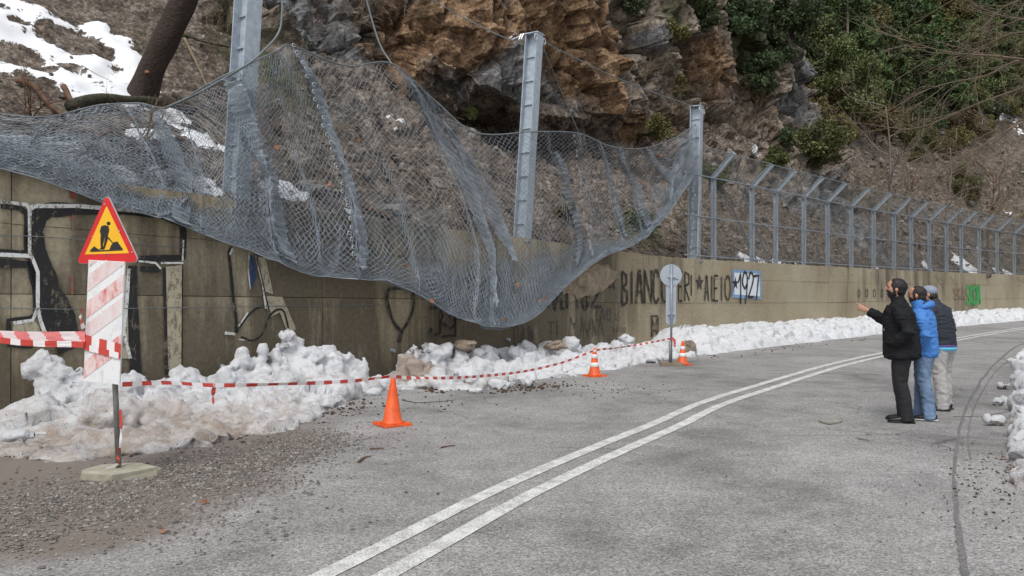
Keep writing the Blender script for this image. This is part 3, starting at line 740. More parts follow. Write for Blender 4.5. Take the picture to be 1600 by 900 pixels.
        for st in G: stroke(k, [(x0 + (x1 - x0) * a, y0 + (y1 - y0) * b + sl * a) for a, b in st], w, o, ch in 'OC92S')
        k.end()
    def star(x, y, r, o=O1):
        poly(k, [(x + (r if i % 2 == 0 else r * .4) * .62 * math.sin(i * math.pi / 5), y - (r if i % 2 == 0 else r * .4) * 1.25 * math.cos(i * math.pi / 5)) for i in range(10)], o)
    for ch, x0, x1, yt, yb in [('B', 971, 979, 424, 478), ('I', 983, 989, 424, 475), ('A', 993, 1003, 423, 474), ('N', 1006, 1017, 422, 474), ('C', 1020, 1028, 423, 473), ('O', 1033, 1041, 428, 471)]: L(ch, x0, yt, x1, yb, .085)
    for ch, x0, x1, yt, yb in [('A', 851, 856, 455, 481), ('V', 860, 872, 452, 484), ('L', 876, 881, 455, 482), ('I', 884, 886, 458, 482), ('I', 899, 903, 455, 482), ('O', 909, 918, 447, 482), ('Z', 924, 938, 448, 479)]: L(ch, x0, yt, x1, yb, .085)
    star(955, 440, 13); star(1092, 442, 11)
    for ch, x0, x1, yt, yb in [('E', 1059, 1065, 425, 470), ('R', 1069, 1076, 425, 470), ('I', 1078, 1080, 430, 462), ('A', 1100, 1106, 431, 470), ('L', 1111, 1115, 431, 469), ('E', 1115, 1121, 431, 470), ('I', 1126, 1127, 432, 470), ('O', 1132, 1140, 431, 468)]: L(ch, x0, yt, x1, yb, .065)
    done(k, 'graffiti_letter', ['paint_black_worn'])
    k = Paint(); poly(k, [(1143, 421), (1188, 423), (1189, 468), (1143, 465)], O1); done(k, 'graffiti_panel', ['paint_blue'])
    k = Paint(); poly(k, [(1146, 426), (1185, 428), (1186, 463), (1146, 460)], O2); done(k, 'graffiti_panel', ['paint_pale'])
    k = Paint(); star(1147.5, 443, 9, O3)
    for ch, x0, x1, yt, yb in [('1', 1152, 1158, 427, 475), ('9', 1158, 1166, 426, 475), ('2', 1168, 1176, 427, 464), ('7', 1176, 1184, 430, 468)]: L(ch, x0, yt, x1, yb, .085, 0, .042)
    done(k, 'graffiti_number', ['paint_black'])
    k = Paint()
    for ch, x0, x1, yt, yb in [('G', 803, 808, 511, 538), ('A', 813, 819, 509, 537), ('N', 825, 831, 506, 534), ('T', 855, 866, 503, 530), ('I', 869, 871, 500, 526), ('Y', 891, 901, 496, 514), ('A', 906, 912, 496, 528), ('Y', 914, 921, 500, 530), ('N', 925, 930, 497, 526), ('A', 934, 942, 496, 524), ('K', 931, 934, 483, 502), ('A', 937, 944, 482, 500), ('O', 948, 953, 482, 500)]: L(ch, x0, yt, x1, yb, .03)
    for x in (957, 962, 967, 973): L('O', x, 512, x + 3, 518, .018)
    L('Z', 960, 490, 966, 500, .018)
    done(k, 'graffiti_tag', ['paint_thin'])
    k = Paint()
    for p in [[(1016, 494), (1027, 494)], [(1017, 495), (1017, 527)], [(1027, 495), (1027, 527)], [(1017, 496), (1022, 512), (1027, 496)], [(1017, 527), (1022, 512), (1027, 527)]]: stroke(k, p, .05, O1)
    done(k, 'graffiti_tag', ['paint_black_worn'])
    k = Paint(); stroke(k, [(1018, 512), (1026, 512)], .10, O2); done(k, 'graffiti_tag', ['paint_redline'])
    k = Paint()
    for ch, x0, x1 in [('S', 1490, 1494), ('K', 1496, 1500), ('A', 1502, 1506)]: L(ch, x0, 450, x1, 466, .13)
    done(k, 'graffiti_letter', ['paint_orange'])
    k = Paint()
    for ch, x0, x1 in [('S', 1509, 1514), ('K', 1516, 1520), ('O', 1521, 1526), ('A', 1527, 1531)]: L(ch, x0, 447, x1, 475, .21)
    done(k, 'graffiti_letter', ['paint_green'])
    k = Paint()
    for x in (1340, 1352, 1364, 1376): L('O', x, 452, x + 3, 464, .05)
    done(k, 'graffiti_tag', ['paint_thin'])
    # spalled lump of broken concrete hanging from the top edge
    V, Fc = ICO3; c = at(925, 438, -.02)
    s0, z0 = sz(922, 440)
    P = np.stack([V[:, 0] * .95 + V[:, 2] * .45, V[:, 1] * .17, V[:, 2] * .42], -1)
    q = P * 3.2; d1, d2, cv = worley(q * 1.3); r_ = 1 + .45 * fbm(q, 3) + .22 * (cv - .5)
    P = P * r_[:, None]; P = Wp(s0 + P[:, 0], P[:, 1], z0 + P[:, 2])
    me = mesh('spalled_concrete', P, Fc, M['spall'] if 'spall' in M else M['boulder']); put('spalled_concrete', me, wl)
    # drain stubs
    for px, py in [(347, 572), (793, 530), (613, 547)]:
        s1, z1 = sz(px, py); mb = MB(); mb.tube([Wp(s1, .05, z1), Wp(s1, -.07, z1 - .01)], .035, 10); put('drain_pipe', mb.me('drain_pipe', [M['galvanised']]), wl)
    # wires strung along the face
    for pts in ([(-60, 366), (60, 370), (160, 378), (285, 387)], [(-60, 478), (100, 483), (300, 480), (600, 476)]):
        mb = MB(); Q = [Wp(sz(x, y)[0], -.05, sz(x, y)[1]) for x, y in pts]; mb.tube(spline(Q, 30), .006, 4); put('wall_wire', mb.me('wall_wire', [M['cable']]), wl)
    return wl
simple('spall', (.27, .215, .15), .4, 7, .95, 0, .8, 18, .04)
WALL = build_wall()

# ------------------------------------------------------------------ steel posts of the rockfall barrier
def beam_post(label, base_px, top, t, Lz, lean_px, yaw=0., k=1.):
    """H-section post standing behind the wall; base at a photo position, top z = base + Lz"""
    b = at(*base_px, t); b[2] -= .25
    th = thing('barrier_post', label, 'steel post', b, 0, 'tall steel posts of the rockfall barrier')
    s0 = Ws(base_px[0], t); h = float(np.interp(s0, _s, _h)) + yaw
    u = np.array([math.sin(h), math.cos(h), 0]); n = np.array([-math.cos(h), math.sin(h), 0]); up = np.array([lean_px[0], lean_px[1], 1.]); up /= np.linalg.norm(up)
    def P(a, c, z): return u * a + n * c + up * z
    hw, d, tf = .15 * k, .16 * k, .022       # half flange width, half depth, flange thickness
    def slab(mb, a0, a1, c0, c1, z0, z1):
        V = [P(a, c, z) for z in (z0, z1) for c in (c0, c1) for a in (a0, a1)]
        mb.add(V, [(0, 2, 3, 1), (4, 5, 7, 6), (0, 1, 5, 4), (2, 6, 7, 3), (0, 4, 6, 2), (1, 3, 7, 5)])
    for name, c0, c1 in (('flange', -d, -d + tf), ('flange', d - tf, d)):
        mb = MB(); slab(mb, -hw, hw, c0, c1, 0, Lz); put(name, mb.me(name, [M['galvanised']]), th)
    mb = MB(); slab(mb, -.0095, .0095, -d + tf + .001, d - tf - .001, 0, Lz - .01); put('web', mb.me('web', [M['galvanised']]), th)
    z = .55; me = None
    while z < Lz - .1:
        mb = MB()
        slab(mb, -.045, -.010, -d + tf + .001, d - tf - .001, z, z + .028)
        o = put('stiffener', mb.me('stiffener', [M['galvanised']]), th); mb = MB()
        slab(mb, .010, .045, -d + tf + .001, d - tf - .001, z, z + .028); put('stiffener', mb.me('stiffener', [M['galvanised']]), th)
        z += .56
    mb = MB(); slab(mb, -hw - .02, hw + .02, -d - .02, d + .02, Lz + .001, Lz + .026); put('top_plate', mb.me('top_plate', [M['galvanised']]), th)
    mb = MB(); slab(mb, -.28, .28, -.3, .3, .1, .14); put('base_plate', mb.me('base_plate', [M['galvanised_dark']]), th)
    for k in (-1, 1):     # shackle eyes at the head
        mb = MB(); an = np.linspace(0, 2 * math.pi, 13); mb.tube([P(k * (hw + .05) + .06 * math.cos(a), -d, Lz - .12 + .07 * math.sin(a)) for a in an], .016, 5); put('shackle', mb.me('shackle', [M['ring_metal']]), th)
    return b + up * Lz, b, up
T1 = beam_post('tall leaning steel post nearest the dark tree trunk, cut off at its top', (368, 304), 0, .42, 5.6, (.045, .04), -.22, 1.08)
T2 = beam_post('tall steel post rising from the wall top in the middle of the sagging net', (815, 370), 0, .30, 5.0, (.06, .0), -.22)
T3 = beam_post('tall steel post at the far end of the torn net, where the angled fence begins', (1084, 402), 0, .30, 4.85, (.02, .0), -.22)

# ------------------------------------------------------------------ the torn wire net
def diamond_net(P, rad, mat_, sides=3, skip=None):
    """wires through a node grid P (rows, columns, 3): each node joined to two nodes of the next row, as in woven diamond mesh"""
    m, n = P.shape[:2]; E = []
    for sgn in (0, 1):
        a = np.arange(m * n).reshape(m, n)[:-1]; b = np.arange(m * n).reshape(m, n)[1:]
        odd = (np.arange(m - 1) % 2)[:, None]
        c = np.arange(n)[None, :] + (odd if sgn else odd - 1); ok = (c >= 0) & (c < n); c = np.clip(c, 0, n - 1)
        bb = b[np.arange(m - 1)[:, None], c]; E.append(np.stack([a[ok], bb[ok]], -1))
    E = np.concatenate(E); Q = P.reshape(-1, 3); A, B = Q[E[:, 0]], Q[E[:, 1]]
    d = B - A; ln = np.linalg.norm(d, axis=1); keep = (ln < .9) & (ln > .004)
    A, B, d, ln = A[keep], B[keep], d[keep], ln[keep]; d = d / ln[:, None]
    r1 = np.cross(d, np.array([.31, .8, .5])); r1 /= np.linalg.norm(r1, axis=1)[:, None]; r2 = np.cross(d, r1)
    V = []
    for X in (A, B):
        for k in range(sides):
            a = 2 * math.pi * k / sides; V.append(X + rad * (math.cos(a) * r1 + math.sin(a) * r2))
    V = np.stack(V, 1); N = len(A); off = np.arange(N)[:, None] * (2 * sides)
    Fc = np.concatenate([off + np.array([k, (k + 1) % sides, sides + (k + 1) % sides, sides + k]) for k in range(sides)])
    return mesh('wire_mesh', V.reshape(-1, 3), Fc, mat_, True)
def build_net():
    nt_ = thing('wire_net', 'torn grey rockfall wire net sagging over the top of the graffitied wall', 'wire net')
    # columns: (px, py, metres behind the wall face) from the top rope down to the hem, then back up inside
    C = [
     [(-70, 168, 1.7), (-70, 195, 1.2), (-70, 225, .5), (-70, 250, -.20), (-70, 215, .05)],
     [(60, 184, 1.5), (58, 210, 1.1), (55, 240, .4), (50, 273, -.24), (55, 225, .1)],
     [(150, 166, 1.6), (150, 200, 1.0), (150, 255, .4), (145, 310, -.26), (150, 250, .1)],
     [(215, 162, 1.6), (222, 205, 1.0), (225, 270, .4), (205, 326, -.28), (225, 280, .1)],
     [(262, 168, 1.3), (285, 225, .9), (290, 290, .4), (265, 344, -.30), (290, 300, .1)],
     [(325, 132, .55), (330, 215, .4), (335, 300, .1), (330, 371, -.34), (335, 318, .05)],
     [(385, 102, .15), (400, 200, .10), (405, 300, -.10), (400, 393, -.40), (405, 330, .02)],
     [(432, 80, .3), (455, 190, .2), (470, 310, -.10), (475, 424, -.5), (470, 348, .0)],
     [(455, 72, .4), (500, 190, .3), (530, 320, -.15), (545, 434, -.62), (545, 350, -.02)],
     [(540, 103, .5), (575, 210, .4), (600, 330, -.2), (610, 438, -.72), (600, 400, -.02)],
     [(612, 100, .55), (660, 220, .4), (690, 350, -.3), (682, 474, -.85), (690, 410, -.03)],
     [(680, 158, .5), (715, 260, .35), (745, 380, -.4), (732, 500, -1.0), (740, 408, -.03)],
     [(745, 208, .12), (775, 300, -.05), (795, 400, -.5), (778, 510, -1.1), (790, 400, -.03)],
     [(838, 206, -.02), (845, 290, -.12), (850, 400, -.6), (830, 497, -1.05), (850, 390, -.03)],
     [(905, 209, .35), (911, 290, .2), (916, 375, -.1), (885, 446, -.85), (915, 386, -.03)],
     [(955, 229, .5), (955, 290, .45), (955, 375, .0), (938, 402, -.6), (955, 384, -.02)],
     [(1005, 232, .5), (1008, 290, .45), (1005, 355, .1), (990, 380, -.4), (1000, 372, .0)],
     [(1052, 217, .4), (1052, 255, .4), (1050, 310, .2), (1042, 334, -.15), (1048, 310, .05)],
     [(1088, 194, .15), (1088, 215, .15), (1089, 245, .1), (1088, 268, -.05), (1088, 240, .1)]]
    rows = [[at(*p) for p in c] for c in C]
    rows = np.array(rows)                                         # columns, 5, 3
    nu, nv = 196, 98
    G = np.stack([spline(c, nv) for c in rows]); G = np.stack([spline(G[:, j], nu) for j in range(nv)])    # nv, nu, 3
    # folds: the cloth doubles over itself along slanting lines
    u = np.linspace(0, 18, nu)[None, :].repeat(nv, 0); v = np.linspace(0, 1, nv)[:, None].repeat(nu, 1)
    uu = u.copy(); lift = np.zeros_like(u)
    for u0, sl, a0, a1, w, v1 in [(8.15, .1, .05, .75, .38, .80), (10.05, 1.5, .35, .62, .30, .85), (10.75, 1.3, .30, .75, .42, .80), (13.2, .9, .35, .3, .22, .7), (14.05, .15, .25, .3, .22, .9), (14.5, 1.6, .6, .2, .24, .66), (15.2, 1.4, .55, .3, .24, .60), (16.1, 1.5, .45, .35, .2, .55),
                                 (17.4, -1.6, .3, .9, .34, .9), (5.7, .9, .3, .5, .32, .95), (6.6, 1.2, .25, .5, .3, .95), (4.1, .9, .5, .3, .3, .8), (2.5, 1.6, .4, .5, .4, .9), (1.2, -.8, .4, .5, .4, .9), (8.9, .9, .0, .5, .3, .95), (11.7, .6, .1, .4, .3, .9)]:
        amp = (a0 + (a1 - a0) * v) * sstep(1.05, v1, v) * w * 2.2
        x = (u - (u0 + sl * (v - .0))) / w
        uu = uu + amp * -x * np.exp(-x * x * 1.3) * 1.15; lift = lift + amp * np.exp(-x * x * 1.6) * .16
    uu = np.clip(uu + .16 * perlin(np.stack([u * 1.1, v * 5, 0 * u], -1)), 0, 18); vv = np.clip(v + .018 * perlin(np.stack([u * 2.3, v * 9, 4 + 0 * u], -1)), 0, 1)
    vv[0] = 0
    fu = uu / 18 * (nu - 1); i = np.clip(fu.astype(int), 0, nu - 2); f = (fu - i)[..., None]
    fv = vv * (nv - 1); j = np.clip(fv.astype(int), 0, nv - 2); k = (fv - j)[..., None]
    P = (G[j, i] * (1 - f) + G[j, i + 1] * f) * (1 - k) + (G[j + 1, i] * (1 - f) + G[j + 1, i + 1] * f) * k
    out = np.array([.72, -.69, .1])
    wob = .10 * fbm(np.stack([u * .9, v * 6, 0 * u], -1), 3) * sstep(0, .1, v)
    P = P + out * (lift + wob)[..., None]
    P = P + rng.normal(size=P.shape) * .010
    # half-cell shift of every second row
    P[1::2, :-1] = .5 * (P[1::2, :-1] + P[1::2, 1:])
    put('wire_mesh', diamond_net(P, .0042, M['net_wire']), nt_, kind='stuff')
    # where the slack net is bunched it lies in more layers, one behind the other
    for (v0, v1, u0, u1, d, sd) in [(.30, .95, 0, 4.6, .10, 1), (.45, .92, 4.3, 10.2, .11, 3), (.52, .97, 9.6, 15.6, .12, 5), (.60, .90, 11.5, 14.5, .22, 6), (.1, .75, 5.5, 6.6, .10, 7), (.3, .8, 16.3, 18, .08, 8)]:
        j0, j1 = int(v0 * nv), int(v1 * nv); i0, i1 = int(u0 / 18 * nu), int(u1 / 18 * nu)
        Q = P[j0:j1, i0:i1].copy(); q = Q * 1.4 + sd * 11
        Q = Q - out * (d + .5 * d * perlin(q))[..., None] + .10 * np.stack([perlin(q + 3), perlin(q + 50), perlin(q + 90)], -1) + np.array([.04, .04, .03]) * (1 if sd % 2 else -1)
        put('wire_mesh', diamond_net(Q, .0047, M['net_wire']), nt_, kind='stuff')
    for (u0, sl, v0, v1, wa, wb) in [(7.9, .7, .02, .70, 1, 5), (10.1, 2.1, .03, .66, 2, 4), (10.75, 2.6, .10, .52, 3, 5), (14.4, 1.9, .02, .5, 1.5, 2), (15.1, 1.9, .02, .5, 2, 2.5), (16.0, 1.8, .02, .5, 1.5, 2), (5.3, 1.9, .02, .72, 2, 5), (13.25, .9, .1, .6, 1, 2), (17.6, -1.8, .1, .75, 1.5, 6), (3.2, 1.4, .1, .8, 2, 4)]:
        j = np.arange(int(v0 * nv), int(v1 * nv)); f = (j - j[0]) / max(1, len(j) - 1); c = (u0 + sl * j / nv) / 18 * nu; hw_ = (wa + (wb - wa) * f) * np.sqrt(np.clip(1 - f, .04, 1)) * np.clip(.4 + f * 4, 0, 1) + .35 * perlin(np.stack([f * 6, 0 * f + u0, 0 * f], -1)); m_ = int(2 * max(wa, wb)) + 1; c = c + .9 * perlin(np.stack([f * 3, 0 * f + u0, 0 * f + 5], -1))
        for lay in range(2):
            a = np.linspace(-1, 1, m_)[None, :] * hw_[:, None] + c[:, None]; a = np.clip(a, 0, nu - 2); ai = a.astype(int); af = (a - ai)[..., None]; jj = np.clip(j + (lay % 2), 0, nv - 1)[:, None]
            Q = P[jj, ai] * (1 - af) + P[jj, ai + 1] * af; Q = Q + out * (.05 + .05 * lay) + .05 * np.stack([perlin(Q * 2.5 + lay * 9), perlin(Q * 2.5 + 40 + lay), perlin(Q * 2.5 + 80 + lay)], -1)
            put('wire_mesh', diamond_net(Q, .0044, M['net_wire']), nt_, kind='stuff')
    # top rope and hem rope
    top = np.concatenate([rows[:, 0]]); mb = MB(); mb.tube(spline(top, 160) + np.array([0, 0, .01]), .016, 6); put('edge_rope', mb.me('edge_rope', [M['cable']], True), nt_)
    hv = int(nv * .752); hem = P[hv, ::3] ; mb = MB(); mb.tube(hem + np.array([0, 0, -.02]), .010, 5); put('edge_rope', mb.me('edge_rope', [M['net_wire']], True), nt_)
    # lacing rings along the seams where two widths of net are joined
    def ring(c, r, ax):
        a = np.linspace(0, 2 * math.pi, 9); e = np.cross(ax, [0, 0, 1.]); e /= np.linalg.norm(e)
        mb = MB(); mb.tube([c + r * (math.cos(q) * e + math.sin(q) * np.array([0, 0, 1.])) for q in a], .007, 4); return mb
    proto = ring(np.zeros(3), .032, out).me('lacing_ring', [M['ring_metal']], True)
    for pts in ([(455, 74, .35), (480, 130, .3), (505, 210, .25), (523, 275, .1), (540, 340, -.2), (546, 400, -.45)], [(893, 215, .4), (903, 300, .3), (914, 372, .0), (921, 398, -.3)], [(1080, 285, .12), (1077, 330, .12), (1076, 396, .1)]):
        Q = spline([at(*p) for p in pts], 60); n = int(np.linalg.norm(np.diff(Q, axis=0), axis=1).sum() / .13)
        for q in Q[np.linspace(0, 59, n).astype(int)]: put('lacing_ring', proto, nt_, loc=q + out * .12 + rng.normal(size=3) * .02)
    # leaves caught in the mesh are separate
    return P
NETP = build_net()
def cable(label, pts, r=.014, n=40, mat_='cable', sag=0):
    Q = spline(pts, n); mb = MB(); mb.tube(Q, r, 6); return put('steel_cable', mb.me('steel_cable', [M[mat_]], True), None, label, 'cable', 'cables of the rockfall barrier')
cable('thin steel cable sloping from the middle post top to the far post top', [T2[0] + np.array([.1, 0, -.1]), at(965, 122, .3), T3[0] + np.array([0, 0, -.02])])
cable('steel cable hanging from the middle post head down to the net peak beside it', [T2[0] + np.array([.15, 0, -.15]), at(872, 130, .36), at(905, 209, .45)])
cable('steel cable rising from the middle post head up to the cliff on its left', [T2[0] + np.array([-.1, 0, -.05]), at(800, 62, .5), at(740, 35, 2.2), hill_px(650, 3)[0] + np.array([0, 0, .3])])
cable('dark cable running down the cliff to the knotted peak of the net', [hill_px(570, 6)[0] + np.array([0, 0, .5]), at(590, 60, 1.6), at(612, 100, .55)], .02)
cable('thick rope hanging along the leaning post and running down to the net edge', [at(441, -60, .1), at(440, 20, .08), at(434, 52, .05), at(410, 80, .0), at(380, 104, .02), at(310, 145, .7), at(256, 169, 1.3)], .02)
# clamps of snow-white wire ends at the middle post
mb = MB()
for a in np.linspace(0, 1, 6): mb.tube([at(796 + 18 * a, 60 + 2 * math.sin(a * 9), .4), at(800 + 18 * a, 56 + 4 * math.sin(a * 5), .4)], .02, 5)
put('cable_clamp', mb.me('cable_clamp', [M['ring_metal']]), None, 'bright wire clamps on the cable just left of the middle post head', 'cable clamp')

# ------------------------------------------------------------------ fence with outward-bent posts on the wall
def build_fence():
    fn = thing('wall_fence', 'galvanised fence with bent-over post tops and wire mesh on the far part of the wall', 'fence')
    fn['kind'] = 'thing'
    pxs = [1115, 1175, 1212, 1256, 1293, 1330, 1365, 1397, 1424, 1452, 1479, 1502, 1530, 1558, 1585]; S_ = [Ws(p, .2) for p in pxs]
    for k in range(6): S_.append(S_[-1] + 2.6)
    def base(s): return float(wall_h(s)) + .0
    tops = [2.55] * 40; prev = None
    for i, s in enumerate(S_):
        h = float(np.interp(s, _s, _h)); u = np.array([math.sin(h), math.cos(h), 0]); n = np.array([-math.cos(h), math.sin(h), 0])
        b = Wp(s, .2, base(s) - .05); w, d = .055, .07
        up = np.array([0, 0, 1.]); kz = 2.58; dirv = -n * .72 + up * .70; L2 = 1.0
        if i == 0: kz = 2.65
        mb = MB()
        for (c0, c1, a0, a1) in ((-d, d, -.006, .006), (-d, -d + .012, -w, w), (d - .012, d, -w, w)):   # I-section: web and two flanges
            V = [b + u * a + n * c + up * z for z in (0, kz) for c in (c0, c1) for a in (a0, a1)]
            mb.add(V, [(0, 2, 3, 1), (4, 5, 7, 6), (0, 1, 5, 4), (2, 6, 7, 3), (0, 4, 6, 2), (1, 3, 7, 5)])
        nb = n * .70 + up * .72; kb = b + up * (kz + .01) - n * .0
        for (c0, c1, a0, a1) in ((-d, d, -.006, .006), (-d, -d + .012, -w, w), (d - .012, d, -w, w)):
            V = [kb + u * a + nb * c + dirv * z for z in (-.05, L2) for c in (c0, c1) for a in (a0, a1)]
            mb.add(V, [(0, 2, 3, 1), (4, 5, 7, 6), (0, 1, 5, 4), (2, 6, 7, 3), (0, 4, 6, 2), (1, 3, 7, 5)])
        p = put('post', mb.me('post', [M['galvanised']]), fn)
        mb = MB(); mb.box(b + up * kz + n * .0, (.16, .16, .05)); put('bracket', mb.me('bracket', [M['galvanised_dark']]), p)
    ss = np.arange(S_[0] - 1.9, S_[-1], .15)
    for off, z, r, nm in ((.09, .10, .022, 'rail'), (.09, 1.32, .020, 'rail'), (.09, 2.56, .024, 'rail')):
        P = Wp(ss[::3], off, wall_h(ss[::3]) + z + .03 * perlin(np.stack([ss[::3] * .6, 0 * ss[::3] + z, 0 * ss[::3]], -1))); mb = MB(); mb.tube(P, r, 6); put(nm, mb.me(nm, [M['galvanised_dark']], True), fn)
    P = Wp(ss[::3], .2 - .72, wall_h(ss[::3]) + 2.58 + .66 + .04 * perlin(np.stack([ss[::3] * .5, 0 * ss[::3], 0 * ss[::3]], -1))); mb = MB(); mb.tube(P, .016, 6); put('top_cable', mb.me('top_cable', [M['cable']], True), fn)
    # mesh: upright sheet and the bent-over sheet
    cell = .105; sc = np.arange(S_[0] - 1.9, S_[-1], cell); rows = []
    for k in range(int(2.5 / (cell * .6)) + 1): rows.append((.12, .08 + k * cell * .6))
    for k in range(1, int(1.0 / (cell * .6)) + 1): q = k * cell * .6; rows.append((.12 - .72 * q, 2.56 + .70 * q))
    P = np.stack([Wp(sc + (cell / 2 if i % 2 else 0), t + .03 * perlin(np.stack([sc * .8, 0 * sc + z, 0 * sc], -1)), wall_h(sc) + z) for i, (t, z) in enumerate(rows)])
    put('wire_mesh', diamond_net(P, .0034, M['fence_wire']), fn, kind='stuff')
    mb = MB(); mb.tube([Wp(S_[1] + .6, .3, base(S_[1]) + .05), Wp(S_[0] + 1.2, .3, base(S_[0]) + 2.0)], .03, 6); put('brace', mb.me('brace', [M['galvanised_dark']]), fn)
    mb = MB(); mb.tube([Wp(S_[2] - .3, .3, base(S_[1]) + .05), Wp(S_[1] - .6, .3, base(S_[0]) + 2.5)], .03, 6); put('brace', mb.me('brace', [M['galvanised_dark']]), fn)
build_fence()

# ------------------------------------------------------------------ snow
def lumps_mesh(name, E, vox=.05, amp=.05, seed=0, dirtf=None, sharp=1.):
    """union of ellipsoids E = (centre, radii), remeshed and roughened like ploughed snow"""
    V, Fc = ICO2; mb = MB(); rr = np.random.default_rng(seed)
    for c, r in E:
        c = np.array(c); V = ICO2[0] * (1 + .32 * perlin(ICO2[0] * 1.3 + rr.uniform(0, 50, 3)))[:, None]; a = rr.uniform(0, 6.28); ca, sa = math.cos(a), math.sin(a); Rm = np.array([[ca, -sa, 0], [sa, ca, 0], [0, 0, 1]])
        mb.add((V * r) @ Rm.T * 1.0 + c, Fc)
    me = evaluated(mb.me(name, []), [('REMESH', dict(mode='VOXEL', voxel_size=vox)), ('SMOOTH', dict(factor=.6, iterations=3 if vox > .02 else 1))])
    P = verts(me); N = norms(me)
    q = P * 2.1 + seed * 7.7; q = q + .3 * np.stack([perlin(q), perlin(q + 9), perlin(q + 20)], -1)
    fa, ba = facet(q * .95); fb, bb = facet(q * 2.6 + 5)
    disp = amp * (2.2 * fbm(P * 1.7 + seed, 3) + 2.4 * sharp * fa - .5 * sstep(.10, 0, ba) + .8 * sharp * fb + .9 * fbm(P * 8, 5, .6))
    P = P + N * disp[:, None]
    P = P + N * (.006 * perlin(P * 23))[:, None]
    ne = np.zeros(len(me.edges) * 2, int); me.edges.foreach_get('vertices', ne); ne = ne.reshape(-1, 2); lab = np.arange(len(P))
    for _ in range(400):
        a = np.minimum(lab[ne[:, 0]], lab[ne[:, 1]]); l2 = lab.copy(); np.minimum.at(l2, ne[:, 0], a); np.minimum.at(l2, ne[:, 1], a); l2 = l2[l2]
        if (l2 == lab).all(): break
        lab = l2
    bc = np.bincount(lab); keepv = bc[lab] > .5 * bc.max()
    if not keepv.all():
        fv = np.array([tuple(p.vertices) for p in me.polygons if len(p.vertices) == 4]); fv = fv[keepv[fv].all(1)]; mp = np.cumsum(keepv) - 1
        me = mesh(name, P[keepv], mp[fv], []); P = P[keepv]
    setverts(me, P); me.materials.clear(); me.materials.append(M['snow'])
    attr(me, 'dirt', np.zeros(len(P)) if dirtf is None else dirtf(P))
    me.polygons.foreach_set('use_smooth', np.ones(len(me.polygons), bool)); me.update()
    return me
def lump(px, py, t, r, rz):
    p = at(px, py, t); zt = max(p[2], .05); rz = min(rz, zt * 1.2); return (np.array([p[0], p[1], zt - rz]), np.array([r, r * .8, rz]))
def gl(px, py, r, rz, up=0.):
    p = gp(px, py); p[2] = up; return (p, np.array([r, r * .75, rz]))
E1 = [lump(*a) for a in [(75, 548, -.55, .28, .25), (88, 560, -.6, .36, .45), (110, 562, -.7, .34, .5), (70, 600, -.75, .32, .4), (150, 572, -.7, .36, .5), (180, 570, -.8, .3, .6), (205, 575, -.7, .22, .6), (175, 600, -1.3, .5, .45), (222, 590, -.7, .25, .5), (255, 590, -.7, .3, .45), (285, 574, -.6, .34, .4), (310, 590, -.75, .3, .4), (245, 612, -1.4, .5, .4), (320, 602, -1.3, .5, .4),
        (355, 570, -.7, .3, .4), (378, 548, -.65, .2, .4), (400, 560, -.7, .3, .5), (411, 535, -.75, .07, .25), (437, 530, -.7, .22, .5), (450, 512, -.65, .19, .22), (462, 517, -.65, .16, .2), (452, 545, -.75, .34, .7), (485, 540, -.8, .36, .5), (515, 536, -.8, .34, .4), (540, 545, -.85, .28, .4), (558, 560, -.9, .22, .45), (570, 556, -.9, .07, .2), (430, 580, -1.2, .5, .5), (500, 570, -1.2, .5, .45), (545, 585, -1.2, .34, .35), (385, 595, -1.3, .5, .4)]]
E1 += [gl(*a) for a in [(60, 668, .8, .28), (130, 664, .8, .32), (200, 655, .9, .30), (270, 650, .9, .28), (340, 645, .9, .26), (410, 640, .8, .28), (470, 632, .7, .28), (520, 622, .6, .3), (560, 612, .45, .22), (-120, 650, .9, .4),
        (30, 688, .7, .07), (110, 695, 1.0, .08), (200, 692, 1.0, .08), (290, 678, 1.0, .08), (380, 663, .9, .09), (440, 652, .7, .09), (-30, 690, .7, .06), (588, 606, .35, .16)]]
dc = [(gp(x, y), r) for x, y, r in [(250, 680, 1.4), (60, 705, 1.5), (400, 660, 1.2), (160, 700, 1.5), (520, 620, .8)]]
def dirt1(P):
    d = np.zeros(len(P))
    for c, r in dc: d += .36 * np.exp(-((P[:, 0] - c[0]) ** 2 + (P[:, 1] - c[1]) ** 2) / r ** 2)
    return np.clip(d, 0, .8) * sstep(.85, .05, P[:, 2]) + .10
put('snow_heap', lumps_mesh('snow_heap', E1, .042, .05, 1, dirt1), None, 'tall dirty heap of ploughed snow against the wall behind the roadworks sign', 'snow heap', kind='thing')
rr = np.random.default_rng(31)
E2 = [lump(*a) for a in [(633, 548, -.7, .2, .3), (645, 536, -.6, .26, .4), (668, 533, -.6, .26, .4), (690, 545, -.6, .3, .4), (650, 560, -1., .38, .4), (715, 548, -.65, .26, .3), (745, 546, -.7, .24, .3), (762, 538, -.7, .26, .35), (775, 548, -.8, .26, .3), (800, 540, -.6, .36, .35), (830, 536, -.6, .36, .32), (858, 540, -.65, .3, .3), (885, 532, -.7, .26, .25), (893, 531, -.8, .2, .2), (905, 545, -.7, .3, .3), (920, 536, -.55, .2, .25), (940, 534, -.6, .3, .25), (960, 530, -.6, .28, .25), (980, 517, -.55, .22, .22), (1000, 532, -.6, .34, .25), (1030, 530, -.6, .36, .25),
        (690, 572, -1.4, .45, .35), (740, 570, -1.4, .5, .35), (790, 565, -1.4, .5, .33), (840, 560, -1.4, .5, .3), (890, 556, -1.4, .5, .3), (940, 550, -1.3, .5, .28), (985, 547, -1.2, .45, .26), (1030, 543, -1.1, .45, .25)]]
